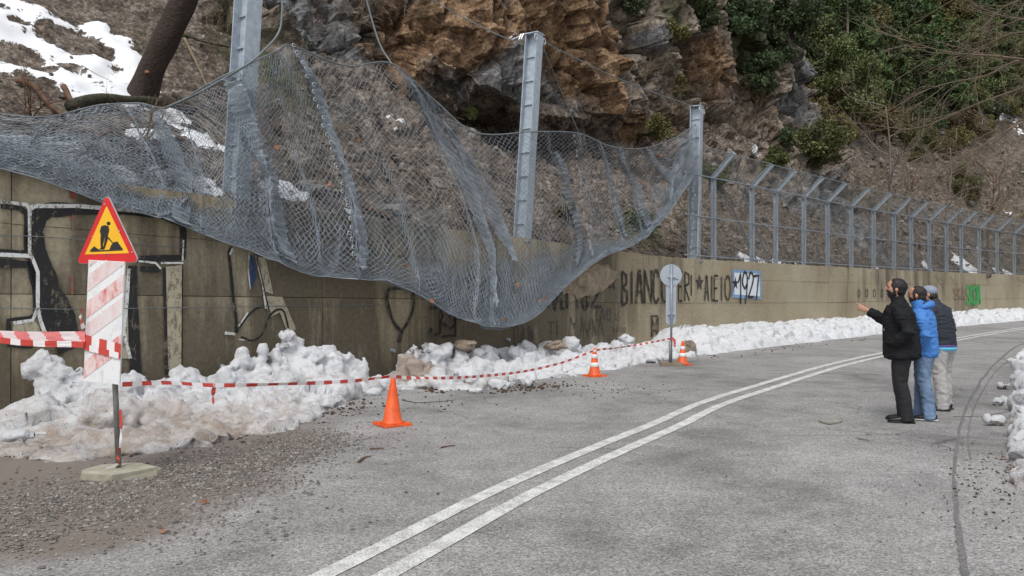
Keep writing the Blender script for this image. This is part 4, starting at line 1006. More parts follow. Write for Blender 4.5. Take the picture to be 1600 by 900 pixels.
E2 += [gl(*a) for a in [(645, 605, .4, .2), (690, 606, .4, .28), (735, 605, .45, .2), (780, 600, .45, .18), (820, 592, .4, .14), (870, 588, .35, .12), (910, 580, .3, .1), (980, 566, .3, .1), (1030, 560, .35, .1), (615, 605, .3, .08)]]
for px in range(640, 1060, 22): E2.append(gl(px, np.interp(px, [640, 840, 1040], [596, 583, 553]), .75 + .25 * (px > 800), .16)); E2.append(gl(px, np.interp(px, [640, 840, 1040], [584, 574, 547]), .8 + .3 * (px > 800), .22))
for k in range(14):
    px = rr.uniform(640, 1040); y0 = np.interp(px, [640, 840, 1040], [606, 592, 558]); y1 = np.interp(px, [640, 840, 1040], [565, 552, 538]); a = rr.random(); p = gp(px, y0 + (y1 - y0) * a * .8); r = rr.uniform(.1, .2)
    E2.append((p + np.array([0, 0, .1 + .25 * a]), np.array([r, r * .9, r * .8])))
dd = [(gp(640, 600), .7, .8), (at(648, 560, -1.1) * np.array([1, 1, 0]), .45, .7), (gp(650, 585), .6, .4), (gp(760, 605), .8, .35), (gp(810, 605), .6, .45)]
def dirt2(P):
    d = np.zeros(len(P)) + .04
    for c, r, k in dd: d += k * np.exp(-((P[:, 0] - c[0]) ** 2 + (P[:, 1] - c[1]) ** 2) / r ** 2)
    return d
put('snow_heap', lumps_mesh('snow_heap', E2, .042, .05, 2, dirt2, 1.3), None, 'broken white snow heap with embedded rocks between the plain cone and the round sign', 'snow heap', kind='thing')
E3 = []
def foot_o(s): return np.interp(s, [9, 14, 22, 40, 60], [1.9, 1.75, 1.6, 1.5, 1.5])
def ridge():
    ss = np.concatenate([np.arange(8.6, 45, .07), np.arange(45, 110, .2)]); m = 40; k = np.linspace(0, 1, m)
    sg = np.repeat(ss[:, None], m, 1); kk = np.repeat(k[None], len(ss), 0)
    w = foot_o(sg) + .25 * perlin(np.stack([sg * .7, 0 * sg, 0 * sg + 2], -1)) + .12 * perlin(np.stack([sg * 2.6, 0 * sg, 0 * sg + 8], -1))
    H = .60 + .16 * perlin(np.stack([sg * .45, 0 * sg, 0 * sg + 5], -1)) + .10 * perlin(np.stack([sg * 1.9, 0 * sg, 0 * sg + 1], -1))
    H = H * sstep(8.4, 10, sg)
    prof = np.interp(kk, [0, .25, .5, .8, .94, 1], [.92, 1., .9, .55, .22, -.06])
    P = Wp(sg, .03 - w * kk, H * prof)
    q = P * 1.9; fa, ba = facet(q); fb, bb = facet(q * 2.7 + 4)
    dsp = .15 * fa - .05 * sstep(.12, 0, ba) + .08 * fb + .05 * fbm(P * 5, 4)
    env = sstep(1.0, .9, kk) * sstep(0, .03, kk)
    P = P + (np.array([.5, -.48, .7]) * (dsp * env)[..., None])
    n = len(ss); idx = np.arange(n * m).reshape(n, m)
    q4 = np.stack([idx[:-1, :-1], idx[:-1, 1:], idx[1:, 1:], idx[1:, :-1]], -1).reshape(-1, 4)
    me = mesh('snow_ridge', P.reshape(-1, 3), q4, M['snow'], True)
    attr(me, 'dirt', -.13 + .22 * sstep(.8, 1, kk) + .1 * sstep(20, 9, sg) * kk)
    put('snow_ridge', me, None, 'long low ridge of clean snow along the wall foot beyond the round sign', 'snow ridge', kind='thing')
ridge()
rr = np.random.default_rng(5)
E4 = [gl(*a) for a in [(1622, 562, .4, .36), (1600, 588, .22, .24), (1618, 598, .36, .34), (1606, 574, .2, .26), (1602, 557, .22, .24), (1668, 560, .6, .45), (1672, 590, .6, .45), (1645, 575, .5, .4), (1645, 600, .45, .4)]]
for Y in np.arange(12.4, 19.5, .42): py = 455 + F * CAMZ / Y; E4.append(gl(1612 + 7 * math.sin(Y * 2.1), py, .34, .27, .03)); E4.append(gl(1644, py, .5, .3))
for k in range(14): p = gp(rr.uniform(1598, 1640), rr.uniform(550, 606)); r = rr.uniform(.1, .2); p[2] = rr.uniform(.05, .3); E4.append((p, np.array([r, r, r * .85])))
put('snow_heap', lumps_mesh('snow_heap', E4, .036, .035, 4, lambda P: 0 * P[:, 0], 1.2), None, 'white snow heap on the right road edge, farther up than the loose chunks', 'snow heap', kind='thing')
E5 = [gl(*a, .02) for a in [(1610, 620, .3, .3), (1600, 632, .2, .22), (1594, 645, .12, .16), (1612, 645, .34, .36), (1596, 662, .16, .2), (1606, 672, .2, .24), (1598, 684, .15, .17), (1620, 700, .30, .32), (1604, 706, .16, .18), (1610, 726, .18, .2), (1600, 738, .1, .1), (1640, 660, .5, .45), (1650, 720, .4, .4), (1660, 770, .35, .35)]]
for py in range(615, 760, 8): E5.append(gl(1622, py, .26, .14))
for k in range(16): p = gp(rr.uniform(1596, 1640), rr.uniform(620, 735)); r = rr.uniform(.06, .13); p[2] = rr.uniform(.03, .25); E5.append((p, np.array([r, r, r * .85])))
put('snow_heap', lumps_mesh('snow_heap', E5, .026, .028, 6, lambda P: -.02 + .6 * sstep(.2, .0, P[:, 2]), 1.2), None, 'crumbling snow heap cut by the right edge of the picture, nearest the camera', 'snow heap', kind='thing')
def snow_chunk(label, px, py, r, el=(1, .8, .75), dirt=.0, lift=.8, seed=0, group=None):
    c = gp(px, py); c[2] = r * el[2] * lift
    me = lumps_mesh('snow_chunk', [(np.zeros(3), np.array(el) * r), (np.array([r * .4, .1 * r, .1 * r]), np.array(el) * r * .7)], r * .13, r * .16, seed, lambda P: dirt * sstep(.3 * r, -.7 * r, P[:, 2]) - .05, 1.4)
    put('snow_chunk', me, None, label, 'snow chunk', group, loc=c)
snow_chunk('largest loose snow chunk with a dirty underside, beside the crack near the right snow heap', 1556, 664, .115, (1.3, .8, .7), .9, .8, 11)
snow_chunk('flat-topped snow chunk with a dirty base, between the crack and the right snow heap', 1562, 633, .11, (1.35, .8, .62), .9, .8, 12)
snow_chunk('small snow chunk close against the right snow heap, behind the flat-topped one', 1570, 608, .13, (1.2, .8, .6), .5, .8, 13)
snow_chunk('low snow chunk farthest up the road at the right heap', 1584, 567, .13, (1.3, .8, .5), .3, .7, 14)
snow_chunk('small dirty snow chunk on the asphalt right of the plain cone, at the heap foot', 744, 614, .10, (1.2, .8, .6), .2, .7, 15)
snow_chunk('round snow chunk at the foot of the middle heap, near its right half', 818, 603, .12, (1.2, .8, .55), .1, .7, 16)
snow_chunk('snow chunk on the asphalt just left of the striped cone farther from the round sign', 889, 584, .10, (1.2, .8, .6), .1, .7, 17)
snow_chunk('small snow chunk lying left of the plain cone in the gap between heaps', 582, 618, .10, (1.2, .8, .7), .2, .7, 18)
snow_chunk('larger snow chunk in the gap between the heaps, behind the plain cone', 600, 607, .17, (1.3, .8, .6), .25, .7, 19)
snow_chunk('smooth snow chunk at the middle heap foot under the tape', 780, 607, .15, (1.3, .8, .7), .1, .7, 20)
snow_chunk('squarish snow block lying on the dirt at the left edge of the picture', 38, 690, .16, (1.4, .9, .55), .35, .6, 21)
snow_chunk('small snow block beside the squarish one at the left edge', 72, 684, .11, (1.2, .9, .6), .35, .6, 22)
def rock(label, p, r, el, seed, m='boulder', name='rock'):
    V, Fc = ICO3; P = V * np.array(el) * r; fa, ba = facet(V * 1.2 + seed * 3.1); fb, bb = facet(V * 2.6 + seed); P = P * (1 + .2 * fbm(V * 1.3 + seed, 3) + .30 * fa + .12 * fb)[:, None]
    put(name, mesh(name, P, Fc, M[m], False), None, label, 'rock', loc=p)
rock('tan rock lying on the middle snow heap under the sagging net', at(725, 538, -.75) + np.array([0, 0, -.02]), .17, (1.3, .9, .7), 1)
rock('grey-tan rock on the snow heap below the lettering, largest of the rocks in the snow', at(868, 540, -1.0), .17, (1.4, .9, .6), 2)
rock('brown rock standing in the snow beside the far striped cone', gp(1077, 556) + np.array([0, 0, .16]), .22, (.9, .8, 1.0), 3)
rock('pale angular boulder caught behind the net on the wall top', at(610, 328, .75), .18, (1.2, .9, .8), 5, 'stone')
rock('squarish pale block behind the net seam on the wall top', at(487, 293, .8), .24, (1.3, .8, .6), 6, 'stone')
WALL['kind'] = 'thing'

# ------------------------------------------------------------------ traffic cones
def cone(label, px, py, hgt, bands, lean=(0, 0)):
    c = gp(px, py); k = hgt / .58
    th = thing('traffic_cone', label, 'traffic cone', c, .6, 'traffic cones along the tape')
    prof = [(.148, .03), (.135, .045), (.115, .06), (.032, .545), (.030, .57), (.022, .578), (.016, .56)]
    def r_at(z): return .115 + (.032 - .115) * (z - .06) / (.545 - .06)
    mb = MB(); mb.lathe([(r * k, z * k) for r, z in prof], 28); put('body', mb.me('body', [M['cone_orange']], True), th)
    mb = MB(); s = .19 * k
    poly = []
    for cx, cy, a0 in ((1, 1, 0), (-1, 1, 90), (-1, -1, 180), (1, -1, 270)):
        for a in (0, 30, 60, 90): poly.append((cx * (s - .03) + .03 * math.cos(R(a0 + a)), cy * (s - .03) + .03 * math.sin(R(a0 + a))))
    n = len(poly); V = [(x, y, .004) for x, y in poly] + [(x * .99, y * .99, .03 * k) for x, y in poly]
    mb.add(V, [tuple(range(n - 1, -1, -1)), tuple(range(n, 2 * n))] + [(i, (i + 1) % n, n + (i + 1) % n, n + i) for i in range(n)])
    put('base', mb.me('base', [M['cone_orange']]), th)
    for z0, z1 in bands:
        mb = MB(); mb.lathe([((r_at(z0) + .001) * k, z0 * k), ((r_at(z0) + .004) * k, (z0 + .002) * k), ((r_at(z1) + .004) * k, (z1 - .002) * k), ((r_at(z1) + .001) * k, z1 * k)], 28)
        put('reflective_band', mb.me('reflective_band', [M['cone_white']], True), th)
    th.rotation_euler = (lean[0], lean[1], .6)
    return th
cone('plain orange cone without bands, nearest the camera', 613, 664, .585, [], (0, .02))
cone('striped orange cone with two white bands standing before the middle snow heap', 929, 588, .555, [(.20, .285), (.37, .45)])
cone('striped orange cone just right of the round sign and beside a brown rock', 1066, 570, .54, [(.20, .285), (.37, .45)], (0, .03))

# ------------------------------------------------------------------ roadworks sign
def works_sign():
    g0 = gp(187, 744); th = thing('roadworks_sign', 'red and yellow triangular roadworks sign over a worn striped panel, on a concrete slab', 'road sign', g0)
    # slab: chipped slab, turned a little
    mb = MB(); rr = np.random.default_rng(8)
    out = [(-.30, -.08), (-.26, -.14), (-.02, -.19), (.03, -.185), (.34, -.02), (.355, .03), (.12, .18), (.06, .19), (-.22, .10), (-.29, .03)]
    n = len(out); V = []
    for z, sc in ((0, 1.0), (.062, 1.0), (.078, .97)): V += [(x * sc + rr.normal() * .004, y * sc + rr.normal() * .004, z + (rr.normal() * .003 if z else 0)) for x, y in out]
    Fc = [tuple(range(n - 1, -1, -1)), tuple(range(2 * n, 3 * n))]
    for k in (0, n): Fc += [(k + i, k + (i + 1) % n, k + n + (i + 1) % n, k + n + i) for i in range(n)]
    mb.add(V, Fc); put('base_slab', mb.me('base_slab', [M['slab_concrete']]), th)
    top = aty(163, 330, 7.12) - g0
    mb = MB(); mb.tube([(-.006, 0, .07), (-.05, .02, .85), top * np.array([1, 1, 1])], .024, 12); pole = put('pole', mb.me('pole', [M['steel_pole']], True), th)
    # local frame of the plates: x to the viewer's right, y away, turned about the upright by 17 degrees
    a = R(-17); ux = np.array([math.cos(a), math.sin(a), 0]); uy = np.array([-math.sin(a), math.cos(a), 0])
    def frame(org, tilt):
        ct, st = math.cos(tilt), math.sin(tilt); ex = ux * ct + np.array([0, 0, -st]); ez = np.array([0, 0, ct]) + ux * st
        return lambda P: np.array([org + ex * p[0] + uy * p[1] + ez * p[2] for p in P])
    def placed(mb, tr, name, mats, parent=th, smooth=False):
        mb.V = [tr(np.concatenate(mb.V))]; return put(name, mb.me(name, [M[m] for m in mats], smooth), parent)
    ct = frame(aty(168.5, 411, 7.05) - g0, R(-.5))     # bottom middle of the triangle
    def tri(w, h, r, z0=0):
        P = [(-w / 2, 0), (w / 2, 0), (0, h)]; out = []
        for i in range(3):
            p = np.array(P[i]); a_ = np.array(P[i - 1]) - p; b_ = np.array(P[(i + 1) % 3]) - p; a_ /= np.linalg.norm(a_); b_ /= np.linalg.norm(b_)
            bis = (a_ + b_) / np.linalg.norm(a_ + b_); sn = math.sqrt((1 - a_ @ b_) / 2); cc = p + bis * r / sn
            t0 = p + a_ * (r / math.tan(math.asin(sn))); t1 = p + b_ * (r / math.tan(math.asin(sn)))
            A0 = math.atan2(*(t0 - cc)[::-1]); A1 = math.atan2(*(t1 - cc)[::-1])
            if A1 < A0: A1 += 2 * math.pi
            out += [(cc[0] + r * math.cos(q), cc[1] + r * math.sin(q) + z0) for q in np.linspace(A0, A1, 7)]
        return out
    mb = MB(); mb.prism(tri(.70, .625, .032), -.006, .006); placed(mb, ct, 'rim', ['rim_grey'])
    mb = MB(); mb.prism(tri(.69, .616, .030, .003), -.010, -.0061); placed(mb, ct, 'red_border', ['sign_red'])
    mb = MB(); mb.prism(tri(.49, .43, .004, .082), -.013, -.0101); placed(mb, ct, 'yellow_field', ['sign_yellow'])
    # pictogram: a man digging beside two heaps
    def zp(x, y): return ((x - 214) * .00262, (326 - y) * .00214)
    fig = MB()
    fig.prism([zp(*p) for p in [(192, 172), (206, 167), (222, 172), (225, 186), (222, 198), (213, 206), (205, 207), (190, 207), (186, 192)]], -.016, -.0131)
    fig.prism([zp(*p) for p in [(190, 206.5), (206, 207.5), (203, 232), (198, 250), (200, 268), (186, 270), (184, 266), (190, 262), (188, 235)]], -.0159, -.0131)
    fig.prism([zp(*p) for p in [(206.5, 207), (219, 205), (219, 228), (211, 250), (205, 268), (196.5, 270), (203, 248), (206, 230)]], -.0158, -.0131)
    fig.prism([zp(223 + 8 * math.cos(q), 161 + 8 * math.sin(q)) for q in np.linspace(0, 2 * math.pi, 14, endpoint=False)], -.0157, -.0131)
    fig.prism([zp(*p) for p in [(222, 186), (226, 188), (219, 214), (240, 240), (238, 243), (215, 218)]], -.0162, -.0131)
    placed(fig, ct, 'digging_man', ['sign_black'])
    mb = MB(); mb.prism([zp(*p) for p in [(226, 270.5), (232, 256), (240, 244), (246, 238), (252, 241), (259, 236), (268, 250), (283, 271)]], -.0156, -.0131); placed(mb, ct, 'earth_heap', ['sign_black'])
    mb = MB(); mb.prism([zp(*p) for p in [(141, 275), (152, 263), (162, 254), (168, 260), (186, 272)]], -.0155, -.0131); placed(mb, ct, 'earth_heap', ['sign_black'])
    mb = MB(); mb.prism([zp(*p) for p in [(146, 276), (186, 272.5), (226, 271), (281, 271.5), (283, 275), (146, 278)]], -.0154, -.0131); placed(mb, ct, 'ground_line', ['sign_black'])
    for x, y in [(207, 80), (213, 316), (213, 286), (322, 283), (268, 195), (155, 214)]:
        mb = MB(); p = zp(x, y); mb.prism([(p[0] + .006 * math.cos(q), p[1] + .006 * math.sin(q)) for q in np.linspace(0, 2 * math.pi, 8, endpoint=False)], -.019, -.0102); placed(mb, ct, 'bolt', ['rim_grey'])
    # striped panel, turned clockwise against the pole
    pt = frame(aty(158.5, 598, 7.03) - g0, R(2.9)); W2, H = .20, 1.09
    mb = MB(); mb.prism([(-W2, 0), (W2, 0), (W2, H), (-W2, H)], 0, .014); panel = placed(mb, pt, 'striped_panel', ['panel_white'])
    for z, k, m in [(.02, .16, 'stripe_red'), (.36, .15, 'stripe_pink'), (.56, .15, 'stripe_red'), (.80, .15, 'stripe_pink'), (1.02, .14, 'stripe_pink')]:
        rise = .27; poly = [(-W2 + .002, z), (W2 - .002, z + rise), (W2 - .002, z + rise + k), (-W2 + .002, z + k)]
        def clip(P, f):
            o = []
            for i in range(len(P)):
                p, q = P[i - 1], P[i]; a_, b_ = f(p), f(q)
                if (a_ >= 0) != (b_ >= 0): t = a_ / (a_ - b_); o.append((p[0] + (q[0] - p[0]) * t, p[1] + (q[1] - p[1]) * t))
                if b_ >= 0: o.append(q)
            return o
        poly = clip(clip(poly, lambda p: H - .004 - p[1]), lambda p: p[1] - .004)
        if len(poly) < 3: continue
        mb = MB(); mb.prism(poly, -.003, -.0005); placed(mb, pt, 'stripe', [m], panel)
    for z in (1.05,):
        for x in (-.17, .17): mb = MB(); mb.prism([(x + .007 * math.cos(q), z + .007 * math.sin(q)) for q in np.linspace(0, 2 * math.pi, 8, endpoint=False)], -.008, -.0008); placed(mb, pt, 'bolt', ['rim_grey'])
    return pt, g0
def worn_sheet(name, col, under, lo, hi):
    m = mat(name, col, .45); g = NG(m); p = g.geo()
    n = g.math('ADD', g.math('MULTIPLY', g.noise(g.map(p, (1.4, 1.4, .6)), 6, 6, .7, .5), .8), g.math('MULTIPLY', g.noise(p, 60, 3), .2))
    c = g.mix(g.ramp(n, [(lo, 0), (hi, 1)]), col, under)
    sp = g.ramp(g.noise(p, 34, 4, .7), [(.64, 0), (.7, 1)]); c = g.mix(g.math('MULTIPLY', sp, .6), c, (.22, .2, .18))
    g.col(c); M[name] = m
worn_sheet('panel_white', (.78, .78, .78), (.58, .57, .56), .5, .7)
worn_sheet('stripe_red', (.62, .06, .055), (.74, .60, .58), .36, .54)
worn_sheet('stripe_pink', (.70, .44, .42), (.72, .68, .67), .34, .56)
PT, G0 = works_sign()

# ------------------------------------------------------------------ red and white tape
def tape(name, label, pts, w, seg, flut=.12, mats=('tape_red', 'tape_white'), n=400, tw=0., slant=0, thing_=True, face=None):
    Q = spline(pts, n); L = np.concatenate([[0], np.cumsum(np.linalg.norm(np.diff(Q, axis=0), axis=1))]); tot = L[-1]
    k = max(2, int(tot / .02)); l = np.linspace(0, tot, k); Q = np.stack([np.interp(l, L, Q[:, i]) for i in range(3)], -1)
    T = np.gradient(Q, axis=0); T /= np.linalg.norm(T, axis=1)[:, None]
    up = np.array([0, 0, 1.]); B = up - T * (T @ up)[:, None]; B /= np.linalg.norm(B, axis=1)[:, None] + 1e-9; Nn = np.cross(T, B)
    ang = tw * l + flut * 6 * perlin(np.stack([l * .8, 0 * l, 0 * l + len(pts)], -1)); D = B * np.cos(ang)[:, None] + Nn * np.sin(ang)[:, None]
    V = []; Fc = []; mi = []
    na = 5; wr_ = .12 * w * perlin(np.stack([l * 5, 0 * l + 2, 0 * l], -1)); Nd = np.cross(T, D)
    for i in range(k): V += [Q[i] + D[i] * w * (.5 - a / na) + Nd[i] * wr_[i] * math.sin(a * 2.1) for a in range(na + 1)]
    for i in range(k - 1):
        for a in range(na): Fc.append((i * (na + 1) + a, i * (na + 1) + a + 1, (i + 1) * (na + 1) + a + 1, (i + 1) * (na + 1) + a)); mi.append(int((l[i] - slant * a / na + 9 * seg * 2) / seg) % 2)
    me = mesh(name, V, Fc, [M[m] for m in mats], True, mi)
    return put(name, me, None, label, 'barrier tape')
pw = lambda x, z: PT([(x, -.012, z)])[0] + G0
tape('barrier_tape', 'broad pinkish tape entering at the left edge, tied to the striped sign panel', [aty(-160, 521, 7.9), aty(-60, 522, 7.5), aty(40, 526, 7.2), pw(-.19, .40)], .095, .17, .05, ('tape_pink', 'tape_pale'), slant=.07)
tape('barrier_tape', 'narrow twisted tape below the broad one at the left edge', [aty(-160, 514, 7.88), aty(-60, 522, 7.48), aty(30, 535, 7.17), pw(-.19, .33) - np.array([0, .02, 0])], .055, .13, .25)
mb = MB()
def wrap(z0, z1, w, off, seg, ph):
    V = []; n_ = 24
    for i in range(n_ + 1):
        a = i / n_; x = -.205 + .41 * a; z = z0 + (z1 - z0) * a; V += [PT([(x, -off, z + w / 2)])[0] + G0, PT([(x, -off, z - w / 2)])[0] + G0]
    k0 = mb.n
    mb.add(V, [], 0)
    for i in range(n_):
        mb.F.append((k0 + 2 * i, k0 + 2 * i + 1, k0 + 2 * i + 3, k0 + 2 * i + 2)); mb.M.append(int((i / n_ * .41 + ph) / seg) % 2)
wrap(.36, .30, .12, .008, .085, .0); wrap(.31, .255, .055, .013, .11, .05)
put('barrier_tape', mb.me('barrier_tape', [M['tape_red'], M['tape_white']]), None, 'taut red and white tape wound across the striped panel of the roadworks sign', 'barrier tape')
T4 = gp(1050, 571)
tape('barrier_tape', 'long red and white tape running from the roadworks sign past the cones', [pw(.2, -.0) + np.array([.02, .03, -.0]), aty(260, 598, 7.5), aty(340, 602, 8.), aty(440, 600, 8.5), aty(540, 596, 9.2), aty(596, 590, 9.75), aty(613, 588, 9.85), aty(640, 590, 10.2), aty(700, 590.5, 11.2), aty(760, 587, 12.3), aty(820, 580, 13.4), aty(880, 566, 14.4), aty(929, 548, 15.2), aty(960, 544, 15.8), aty(1000, 538, 16.6), np.array([T4[0], T4[1], 0]) + np.array([-.03, 0, .60])], .042, .12, .45, n=700)
tape('barrier_tape', 'short loose tape end knotted on the long tape before the left snow heap', [aty(333, 600, 7.98), aty(335, 605, 7.97), aty(333, 616, 7.97), aty(334, 634, 7.96)], .045, .2, .1, ('tape_red', 'tape_white'), 80)
tape('barrier_tape', 'crumpled tape end hanging at the left of the striped sign panel', [aty(128, 480, 7.05), aty(126, 492, 7.0), aty(128, 505, 7.03), aty(131, 513, 7.05)], .045, .05, .2, ('tape_red', 'tape_white'), 80)
tape('barrier_tape', 'loose tape wound round the lower pole of the roadworks sign down to its slab', [aty(188.5, 640, 7.0), aty(189.5, 670, 7.0), aty(188.5, 696, 7.0), aty(184, 712, 6.98), aty(187, 722, 6.97), aty(176, 729, 6.96), aty(166, 731, 6.94)], .024, .16, .5, ('tape_red', 'tape_white'), 120)
tape('barrier_tape', 'red tape end tied on the pole of the round sign', [T4 + np.array([-.02, -.04, .62]), T4 + np.array([.03, -.05, .58]), T4 + np.array([.05, -.05, .50]), T4 + np.array([.045, -.05, .42])], .05, .3, .2, ('tape_red', 'tape_white'), 60)

# ------------------------------------------------------------------ round sign seen from behind
def round_sign():
    Y = T4[1]; th = thing('round_sign', 'round sign with a long panel below, seen from its grey back', 'road sign', T4)
    def P(px, py): q = aty(px, py, Y) - T4; return (q[0], q[2])
    mb = MB(); c = P(1049, 430); r = .245; mb.prism([(c[0] + r * math.cos(a), c[1] + r * math.sin(a)) for a in np.linspace(0, 2 * math.pi, 40, endpoint=False)], .03, .045); put('disc', mb.me('disc', [M['sign_back']]), th)
    a0 = P(1041, 444)[0]; a1 = P(1057, 444)[0]; z0 = P(0, 508)[1]; z1 = P(0, 444)[1]; rr_ = .1; pts = [(a0, z1), (a0, z0 + rr_)] + [(a0 + rr_ - rr_ * math.cos(q), z0 + rr_ - rr_ * math.sin(q)) for q in np.linspace(.2, 1.5, 6)] + [(a1 - rr_ + rr_ * math.cos(q), z0 + rr_ - rr_ * math.sin(q)) for q in np.linspace(1.5, .2, 6)] + [(a1, z0 + rr_), (a1, z1)]
    mb = MB(); mb.prism(pts, .047, .06); put('lower_panel', mb.me('lower_panel', [M['sign_back']]), th)
    mb = MB(); t = P(1049, 414); mb.tube([(-.02, 0, .06), (t[0], 0, t[1])], .026, 10); put('pole', mb.me('pole', [M['galvanised_dark']], True), th)
    mb = MB(); mb.tube([(-.045, -.005, .06), (-.045, -.005, .55)], .03, 8); put('support_stake', mb.me('support_stake', [M['steel_pole']], True), th)
    for py in (432, 490): mb = MB(); q = P(1049, py); mb.box((q[0], .012, q[1]), (.16, .03, .03)); put('clamp', mb.me('clamp', [M['galvanised']]), th)
    mb = MB(); mb.box((-.01, 0, .035), (.50, .24, .065), taper=.97); put('base_slab', mb.me('base_slab', [M['plank']]), th)
    mb = MB()
    q = P(1056, 436)
    for i in range(5): mb.tube([(q[0] - .06 + .02 * i, .0285, q[1] + .02 * (i % 2)), (q[0] - .03 + .025 * i, .0285, q[1] - .035 + .02 * (i % 3))], .004, 4)
    put('pen_scrawl', mb.me('pen_scrawl', [M['sign_black']]), th)
round_sign()

# ------------------------------------------------------------------ people
def loft(mb, P, r, side=(0, 1, 0), n=18, m=0, cap=True):
    """rings along P with half sizes r = [(across the side axis' partner, along the side axis)]"""
    P = np.asarray(P, float); T = np.gradient(P, axis=0); T /= np.linalg.norm(T, axis=1)[:, None] + 1e-9
    side = np.asarray(side, float); B = side - T * (T @ side)[:, None]; B /= np.linalg.norm(B, axis=1)[:, None]; A = np.cross(B, T)
    an = np.arange(n) * 2 * math.pi / n; V = []
    for i in range(len(P)):
        a, b = r[i] if hasattr(r[i], '__len__') else (r[i], r[i])
        V += [P[i] + A[i] * a * math.cos(q) + B[i] * b * math.sin(q) for q in an]
    Fc = [(i * n + j, i * n + (j + 1) % n, (i + 1) * n + (j + 1) % n, (i + 1) * n + j) for i in range(len(P) - 1) for j in range(n)]
    if cap:
        V += [P[0] - T[0] * np.min(r[0]) * .35, P[-1] + T[-1] * np.min(r[-1]) * .35]; k = len(V)
        Fc += [(k - 2, (j + 1) % n, j) for j in range(n)] + [(k - 1, (len(P) - 1) * n + j, (len(P) - 1) * n + (j + 1) % n) for j in range(n)]
    return mb.add(V, Fc, m)
def blobm(mb, c, r, sub=ICO2): return mb.add(sub[0] * np.array(r) + np.array(c), sub[1])
def skinned(mb, name, vox, m, smooth=4, wr=0., ws=9., aniso=(1, 1, 1), seed=0):
    me = evaluated(mb.me(name, []), [('REMESH', dict(mode='VOXEL', voxel_size=vox)), ('SMOOTH', dict(factor=.5, iterations=smooth))])
    if wr:
        P = verts(me); N = norms(me); q = P * np.array(aniso) * ws + seed
        q = q + .5 * np.stack([perlin(q * .6), perlin(q * .6 + 7), perlin(q * .6 + 13)], -1)
        d = 1 - np.abs(perlin(q)) * 2.2; d = d + .5 * (1 - np.abs(perlin(q * 2.1 + 3)) * 2.2); setverts(me, P + N * (wr * (d - .6))[:, None])
    me.materials.clear(); me.materials.append(M[m]); me.polygons.foreach_set('use_smooth', np.ones(len(me.polygons), bool)); me.update(); return me
def rot_y(P, a, c):
    P = np.asarray(P, float) - c; ca, sa = math.cos(a), math.sin(a); return np.stack([P[:, 0] * ca - P[:, 2] * sa, P[:, 1], P[:, 0] * sa + P[:, 2] * ca], -1) + c
def finger(mb, b, d, curl, L, r, nrm):
    """three bones from b; d pointing direction, curling towards nrm"""
    b = np.array(b, float); d = np.array(d, float); d /= np.linalg.norm(d); nrm = np.array(nrm, float); P = [b - d * .012, b]
    for k, f in enumerate((.45, .3, .25)):
        a = curl * (k + .6); q = d * math.cos(a) + nrm * math.sin(a); P.append(P[-1] + q * L * f)
    loft(mb, P, [r, r, r * .95, r * .88, r * .75], (0.2, .9, .3), 8)
def hand(mb, w, d, nrm, across, curls, thumb=.5, sc=1.):
    """w wrist, d towards the fingers, nrm palm side, across towards the thumb"""
    w, d, nrm, across = (np.array(q, float) for q in (w, d, nrm, across)); d /= np.linalg.norm(d); across /= np.linalg.norm(across); nrm /= np.linalg.norm(nrm)
    loft(mb, [w - d * .03, w, w + d * .045 * sc, w + d * .088 * sc], [(.021, .026), (.018, .029), (.017, .042), (.013, .040)], across, 12)
    for k, (o, L) in enumerate(((.031, .072), (.011, .080), (-.010, .074), (-.030, .058))):
        finger(mb, w + d * .088 * sc + across * o * sc, d + across * o * 1.5, curls[k], L * sc, .0088 * sc, nrm)
    finger(mb, w + d * .030 * sc + across * .036 * sc, d * .75 + across * .75 + nrm * .15, .25 + thumb * .3, .068 * sc, .0105 * sc, nrm * .6 - across * .4)
